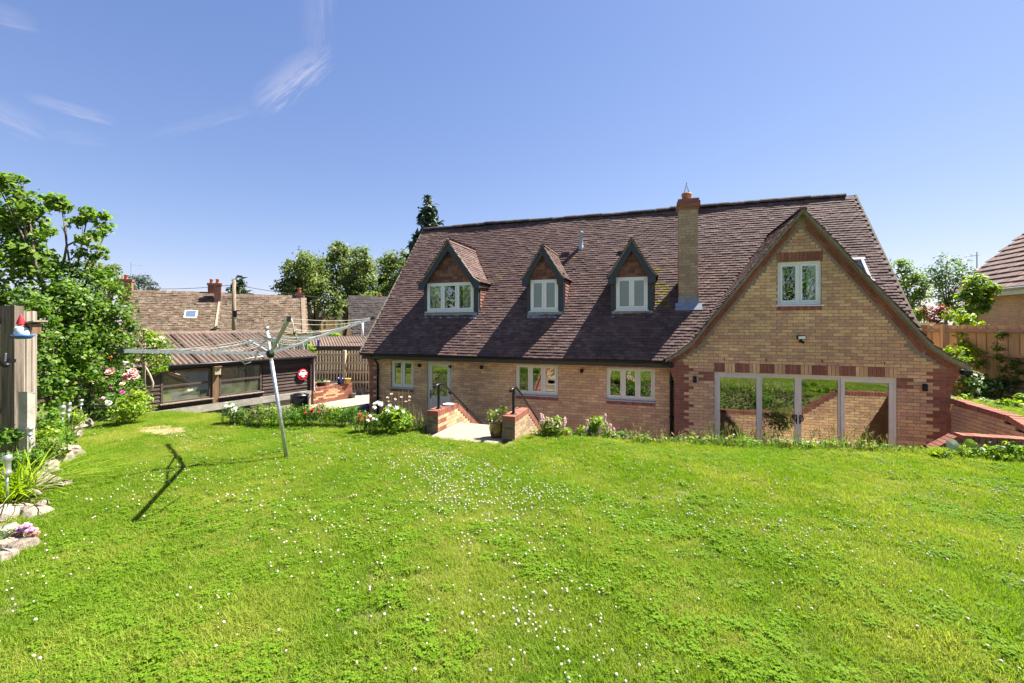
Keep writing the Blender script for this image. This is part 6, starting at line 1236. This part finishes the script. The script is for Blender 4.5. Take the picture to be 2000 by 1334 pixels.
mb = MB(); P_, N_ = cloud([(np.array(at(653, 657, d=29)), .32)], 700, 14, .2, .5, .8); t = thing('clipped_shrub', 'small clipped lime green shrub behind the garage roof', 'shrub', at(653, 670, d=29)); link('foliage', leaf_mesh('foliage', P_, N_, np.full(len(P_), .12), [LEAF['lime']]), t); limbs(at(653, 670, d=29), [(np.array(at(653, 658, d=29)), .3)], .04, t, 'stem')
TS = M('terrace_stone', (.60, .47, .28), .9, .15, 2, bump=.3)
for i, (xl, xr, yr, ye, d, gxs, lab) in enumerate(((598, 618, 612, 622, 62, (614,), 'grey roofed stone house left of the first trunk'), (622, 668, 608, 623, 64, (634, 663), 'stone house with a grey roof between the two trunks'), (666, 690, 610, 624, 66, (678,), 'stone house with a pale gable right of the second trunk'))):
    t, a, b, r0, r1, ze, zr = cottage('terrace_house', lab, xl, xr, yr, ye, d, d+4, TS, DS, 'stone terrace beyond the trees', .35)
    for gx_ in gxs:
        mb = MB(); p = at(gx_, ye+30, d=d-1.2); w = 9*d/FPX/1.6; z0, z1, z2 = FLOOR, ze, at(gx_, yr+1, d=d-1.2).z; q = [Vector((p.x, p.y, 0))+FR*s for s in (-w, w)]
        mb.prism([q[0]+UP*z0, q[1]+UP*z0, q[1]+UP*z1, Vector((p.x, p.y, z2)), q[0]+UP*z1], FWD*1.5); g = mb.build('gable', TS, t); mb = MB(); mb.prism([q[0]*.7+q[1]*.3+UP*(z1-1.5)-FWD*.03, q[0]*.3+q[1]*.7+UP*(z1-1.5)-FWD*.03, q[0]*.3+q[1]*.7+UP*(z1-.5)-FWD*.03, q[0]*.7+q[1]*.3+UP*(z1-.5)-FWD*.03], FWD*.02); mb.build('window', M('far_window', (.12, .12, .12), .3, .1, 5), g)
        mb = MB(); top_ = Vector((p.x, p.y, z2+.08)); bar_ = [(q[0]+UP*(z1-.1)-FR*.15, top_), (q[1]+UP*(z1-.1)+FR*.15, top_)]
        for u, v in bar_: mb.bar(u+FWD*.7, v+FWD*.7, 1.8, .12, UP)
        mb.build('gable_roof', DS[1], g)
TG = 'trees beyond the cottages'
tree('broad_tree', 'big spreading tree with a dark trunk, left of the pair behind the cottages', 'tree', at(622, 668, d=45)-UP*1, pxs([(590, 522, 26), (562, 560, 20), (575, 538, 20), (612, 512, 24), (600, 550, 30), (632, 540, 30), (615, 580, 28), (585, 585, 22), (570, 596, 12), (640, 575, 24), (650, 600, 18)], 45, 2.5), 9000, .32, [LEAF['far'], LEAF['far2']], .42, TG, fork=.28, sub=11, weights=[.65, .35])
tree('broad_tree', 'big spreading tree with a pale trunk, right of the pair behind the cottages', 'tree', at(673, 668, d=47)-UP*1, pxs([(650, 498, 18), (675, 492, 20), (698, 505, 22), (665, 525, 26), (700, 535, 26), (722, 530, 14), (680, 555, 26), (712, 562, 22), (665, 585, 20), (695, 590, 22), (725, 580, 14)], 47, 2.5), 9000, .32, [LEAF['far2'], LEAF['far']], .36, TG, fork=.3, sub=11, weights=[.55, .45])
tree('broad_tree', 'rounded tree rising directly left of the brick house roof', 'tree', at(770, 668, d=50)-UP*1, pxs([(765, 510, 20), (788, 508, 18), (745, 535, 20), (775, 540, 24), (800, 530, 18), (738, 565, 18), (765, 572, 20), (790, 570, 18), (750, 590, 14), (722, 595, 10)], 50, 2.5), 7500, .32, [LEAF['far2'], LEAF['far']], .34, TG, fork=.3, sub=11, weights=[.6, .4])
for x, y, h, lab in ((-17, -8, 7.0, 'wide garden tree behind the lawn that the left dormer mirrors'), (-8.5, -10, 7.0, 'round garden tree behind the lawn that the middle dormer mirrors'), (-1.5, -11, 7.0, 'tall garden tree behind the lawn that the right dormer mirrors'), (8.5, -10, 7.0, 'garden tree behind the lawn that the gable window mirrors')):
    s_ = [(np.array((x+random.uniform(-3, 3), y+random.uniform(-1, 1), h*f)), 1.5) for f in (.35, .5, .6, .7, .8, .45, .55, .85, .65)]; tree('garden_tree', lab, 'tree', (x, y, 0), s_, 2600, .28, [LEAF['green'], LEAF['dark']], .2)
tree('broad_tree', 'hazy pale green tree above the ivy hedge', 'tree', at(215, 640, d=42), pxs([(200, 530, 16), (222, 535, 15), (235, 552, 10), (180, 522, 14), (205, 560, 16), (190, 545, 14)], 42, 2), 1800, .26, [LEAF['far2'], LEAF['pale']], .25, TG, weights=[.8, .2])
tree('pine_tree', 'dark pine behind the left cottage chimney', 'tree', at(282, 640, d=44), pxs([(268, 545, 10), (285, 548, 13), (296, 560, 9), (262, 562, 9), (280, 565, 11), (303, 568, 6)], 44, 1), 1500, .24, [LEAF['pine'], LEAF['spruce']], .22, TG, asp=.3)
def conifer(lab, x, yt, yb, hw, d, n, m):
    top, bot = at(x, yt, d=d), at(x, yb, d=d); h = top.z-bot.z; t = thing('conifer', lab, 'tree', (bot.x, bot.y, FLOOR), TG); mb = MB(); mb.tube([(bot.x, bot.y, FLOOR), (bot.x, bot.y, top.z)], [.25, .02], 7); mb.build('trunk', BARK, t); PP, NN = [], []; R_ = hw*d/FPX; br = MB(); nw = 12
    for k in range(nw*7):
        f = k/(nw*7); z = top.z-h*(f**.9)-.03*h*random.random(); a = k*2.4; L_ = R_*(f**.85)*random.uniform(.7, 1.15)+.1; e = Vector((bot.x+math.cos(a)*L_, bot.y+math.sin(a)*L_, z-L_*.25+L_*.12)); s_ = Vector((bot.x, bot.y, z)); br.tube([s_, e], [.03, .01], 4); c = max(6, int(n*L_/(R_*nw*4)))
        u = RNG.random((c, 1))**.7; PP.append(np.array(s_)+(np.array(e)-np.array(s_))*u+RNG.normal(size=(c, 3))*np.array([.11, .11, .08])*R_*.6); NN.append(rvec(c)+np.array([0, 0, .6]))
    P_, N_ = np.concatenate(PP), np.concatenate(NN); link('crown', leaf_mesh('crown', P_, N_, RNG.uniform(.6, 1.3, len(P_))*R_*.24, [m], None, .3), t); br.build('branch', BARK, t); return t
conifer('pointed blue green spruce standing behind the brick house ridge', 838, 386, 640, 84, 42, 6500, LEAF['spruce']); conifer('rounded dark conifer behind the telegraph pole', 466, 546, 640, 68, 44, 2200, LEAF['pine'])
mb = MB(); P_, N_ = cloud([(np.array((x, 75+10*math.sin(x*.13), .6+.8*math.sin(x*.31))), 3.2) for x in range(-95, -22, 3)], 9000, 10, .4); stuff(link('distant_hedgerow', leaf_mesh('distant_hedgerow', P_, N_, RNG.uniform(.3, .8, len(P_)), [LEAF['far']])))
P_, N_ = cloud([(np.array((x, 62+6*math.sin(x*.17), .4)), 2.0) for x in range(16, 60, 3)], 4000, 10, .4); stuff(link('distant_hedgerow', leaf_mesh('distant_hedgerow', P_, N_, RNG.uniform(.3, .7, len(P_)), [LEAF['far']])))

# ------------------------------------------------------------------ lawn: instanced turf, clover leaves, clover flowers
GRASS = leafmat('grass_blade', (.128, .225, .018), (.215, .315, .032), .45, .7, patch=(.295, .34, .055), pscale=.9, spec=.12)
DRYG = leafmat('dry_grass_blade', (.33, .31, .06), (.45, .40, .13), .4, .8, spec=.1)
CLOV = leafmat('clover_leaf', (.10, .205, .010), (.19, .305, .02), .45, .7, spec=.1)
def proto(name, V, F, mats, mi=None):
    me = bpy.data.meshes.new(name); me.from_pydata([tuple(v) for v in V], [], F)
    for m in mats: me.materials.append(m)
    if mi: me.polygons.foreach_set('material_index', mi)
    me.update(); return bpy.data.objects.new(name, me)
def instancer(name, pts, rot, sc, pro):
    me = bpy.data.meshes.new(name); me.from_pydata([tuple(p) for p in pts], [], []); a = me.attributes.new('spin', 'FLOAT_VECTOR', 'POINT'); a.data.foreach_set('vector', np.asarray(rot, np.float32).ravel()); a = me.attributes.new('size', 'FLOAT', 'POINT'); a.data.foreach_set('value', np.asarray(sc, np.float32))
    o = link(name, me); g = bpy.data.node_groups.new(name, 'GeometryNodeTree'); g.interface.new_socket('Geometry', in_out='INPUT', socket_type='NodeSocketGeometry'); g.interface.new_socket('Geometry', in_out='OUTPUT', socket_type='NodeSocketGeometry')
    n, l = g.nodes, g.links; i_, o_ = n.new('NodeGroupInput'), n.new('NodeGroupOutput'); ip = n.new('GeometryNodeInstanceOnPoints'); oi = n.new('GeometryNodeObjectInfo'); oi.inputs['Object'].default_value = pro; oi.inputs['As Instance'].default_value = True
    ra = n.new('GeometryNodeInputNamedAttribute'); ra.data_type = 'FLOAT_VECTOR'; ra.inputs[0].default_value = 'spin'; sa = n.new('GeometryNodeInputNamedAttribute'); sa.data_type = 'FLOAT'; sa.inputs[0].default_value = 'size'
    l.new(i_.outputs[0], ip.inputs['Points']); l.new(oi.outputs['Geometry'], ip.inputs['Instance']); er = n.new('FunctionNodeEulerToRotation'); l.new(ra.outputs['Attribute'], er.inputs[0]); l.new(er.outputs[0], ip.inputs['Rotation']); l.new(sa.outputs['Attribute'], ip.inputs['Scale']); l.new(ip.outputs[0], o_.inputs[0])
    md = o.modifiers.new('scatter', 'NODES'); md.node_group = g; return stuff(o)
ph = RNG.uniform(0, 6.28, (14, 3)); fr_ = RNG.normal(size=(14, 2))
def field(x, y, s, k):
    """smooth random field in about -1..1, feature size s"""
    z = 0
    for i in range(7): z = z+np.sin((fr_[i+k % 7][0]*x+fr_[i+k % 7][1]*y)/s+ph[(i+k) % 14][0]*3+i)
    return z/3.2
def onlawn(n, far=12.0):
    n = int(n*1.75); x = RNG.uniform(-11.2, 10.5, n); y = RNG.uniform(-1.2, far, n); d = -x*math.sin(TH)+y*math.cos(TH); u = (x*math.cos(TH)+y*math.sin(TH))/np.maximum(d, .01); e = np.interp(x, EX, EY); b = np.where(x < -5.2, np.interp(x, BX, BY), -9)
    k = (d > .5) & (np.abs(u) < 2.6) & (y < np.where(x > 6.15, np.where(x < 8.2, 12, 9.5), e+.28)) & (y > b+.17) & ~((x > -4.16) & (x < -2.28) & (y > 6.74)) & ~((x > 4.0) & (y > 8.88) & (x < 6.2))
    bare = ((x+9.0)/.62)**2+((y-5.6)/.28)**2 < 1; bare = bare & (RNG.random(n) < .85)
    k &= ~bare; x, y = x[k], y[k]; return np.c_[x, y, [gz(a, b_) for a, b_ in zip(x, y)]]
def spins(n, t=.12): return np.c_[RNG.normal(0, t, n), RNG.normal(0, t, n), RNG.uniform(0, 6.28, n)]
for i in range(3):
    V, F = blades(95, (0, 0, -.005), .11, (.042, .036, .05)[i], .0045, (.9, 1.2, .8)[i], 2, .6); pr = proto('turf', V, F, [GRASS]); P_ = onlawn(17500); f = field(P_[:, 0], P_[:, 1], .5, 1); instancer('lawn_grass', P_, spins(len(P_)), np.clip(1+.18*f, .8, 1.35)*RNG.uniform(.8, 1.2, len(P_)), pr)
V, F = blades(60, (0, 0, -.005), .10, .042, .004, 1.5, 2, .6); pr = proto('dry_turf', V, F, [DRYG]); P_ = onlawn(9000); f = field(P_[:, 0], P_[:, 1], .42, 3); P_ = P_[f > .5-RNG.random(len(P_))*.5]; instancer('dry_grass', P_, spins(len(P_)), RNG.uniform(.7, 1.15, len(P_)), pr)
for q in range(2):
    V, F = [], []
    for _ in range(26):
        c = np.array([*RNG.normal(0, .055, 2), RNG.uniform(.02, .045)]); r = RNG.uniform(.008, .0135); a0 = RNG.uniform(0, 6)
        for k in range(3):
            a = a0+k*2.094; o = np.array([math.cos(a), math.sin(a), RNG.uniform(-.25, .25)]); b_ = np.array([-math.sin(a), math.cos(a), 0]); i0 = len(V); V += [c, c+o*r*.8-b_*r*.75+[0, 0, .003], c+o*r*1.7-b_*r*.5, c+o*r*1.7+b_*r*.5, c+o*r*.8+b_*r*.75+[0, 0, .003]]; F.append(tuple(range(i0, i0+5)))
    pr = proto('clover_patch', V, F, [CLOV]); P_ = onlawn(17000); f = field(P_[:, 0], P_[:, 1], .33, 2+q*4); P_ = P_[f+.35*np.exp(-((P_[:, 1]-2.6)/1.2)**2) > 1.05-RNG.random(len(P_))**2*1.1]; instancer('clover_leaves', P_, spins(len(P_), .1), RNG.uniform(.6, .95, len(P_)), pr)
CW = M('clover_white', (.54, .50, .40), .8, .12, 60); CB = M('clover_brown', (.42, .28, .17), .8, .2, 60); CS = LEAF['green']
for q in range(2):
    mb = MB(); b0 = len(mb.f); mb.ball((0, 0, .055), .0108, 8, 0, (1, 1, .95), .16)
    for i in range(len(mb.f)):
        zc = sum(mb.v[j][2] for j in mb.f[i])/len(mb.f[i]); mb.m[i] = 1 if zc < (.05 if q == 0 else .056) else 0
    mb.tube([(0, 0, 0), (0, 0, .045)], .0012, 3, 2); pr = proto('clover_flower', mb.v, mb.f, [CW, CB, CS], mb.m)
    P_ = onlawn(30000 if q == 0 else 9000); f = field(P_[:, 0], P_[:, 1], .55, 5)*.7+field(P_[:, 0], P_[:, 1], .22, 6)*.45; g_ = lambda x, y, a, b: np.exp(-((P_[:, 0]-x)/a)**2-((P_[:, 1]-y)/b)**2); w = g_(-2, 5, 1.6, 1.5)*1.1+g_(-.9, 2.8, .8, .6)*.95+g_(1, 4, 2, 1)*.3+g_(-5.9, 4.2, 1.2, .5)*.9+g_(-5.9, 3.1, .4, .25)*.9+g_(-3, 3, .7, .5)*.6+g_(.5, 6, 4, 1.2)*.25; P_ = P_[f*.75+w > 1.2-RNG.random(len(P_))**3*1.5]; instancer('clover_flowers', P_, spins(len(P_), .25), RNG.uniform(.5, .95, len(P_)), pr)
# moss and leaf litter in the bed behind the stones, bare earth patch on the lawn
n = 5200; x = RNG.uniform(-12.6, -5.4, n); y = RNG.uniform(1.4, 6.6, n); b = np.interp(x, BX, BY); k = (y < b-.05) & (y > b-1.9); P_ = np.c_[x[k], y[k], .02+RNG.random(k.sum())**2*.16]; stuff(link('border_foliage', leaf_mesh('border_foliage', P_, rvec(len(P_))+np.array([0, 0, .9]), RNG.uniform(.03, .075, len(P_)), [LEAF['green'], LEAF['lime'], LEAF['straw'], LEAF['yellow']], RNG.choice(4, len(P_), p=[.42, .22, .16, .2]))))
n = 30000; x = RNG.uniform(-9, 4.2, n); y = RNG.uniform(6.9, 9.1, n); e = np.interp(x, EX, EY); k = (y > e+.15) & (y < e+1.25) & ~((x > -4.2) & (x < -2.25)); P_ = np.c_[x[k], y[k], [gz(a, c)+RNG.random()**2*.1 for a, c in zip(x[k], y[k])]]; stuff(link('bank_vegetation', leaf_mesh('bank_vegetation', P_, rvec(len(P_))+np.array([0, .3, .8]), RNG.uniform(.04, .09, len(P_)), [LEAF['green'], LEAF['dark'], SOIL], RNG.choice(3, len(P_), p=[.3, .3, .4]))))
mb = MB(); cc = (-9.0, 5.6); mb.add([(cc[0]+.72*math.cos(a)*(1+.12*math.sin(3*a)), cc[1]+.3*math.sin(a)*(1+.1*math.sin(5*a)), gz(cc[0], cc[1])+.012) for a in np.linspace(0, 2*math.pi, 26)[:-1]], [tuple(range(25))]); struct(mb.build('bare_earth', M('bare_earth', (.30, .22, .12), .95, .25, 12, bump=.6)))
pl = bpy.data.objects
for t, p, r in POTS[:3]:
    V, F = blades(16, p, r*.6, .16, .02, .6, 2, .5); mb = MB(); mb.add(V, F); mb.build('foliage', LEAF['green'], t)
tpot = [o for o in bpy.data.objects if o.get('label', '').startswith('brown glazed pot of')][0]
foliage([(np.array((-2.74, 7.17, .40)), .10), (np.array((-2.64, 7.2, .50)), .07), (np.array((-2.80, 7.1, .36)), .07), (np.array((-2.60, 7.2, .56)), .04)], 260, .05, [LEAF['lime'], LEAF['pale'], LEAF['straw']], tpot, 'foliage', weights=[.6, .25, .15])
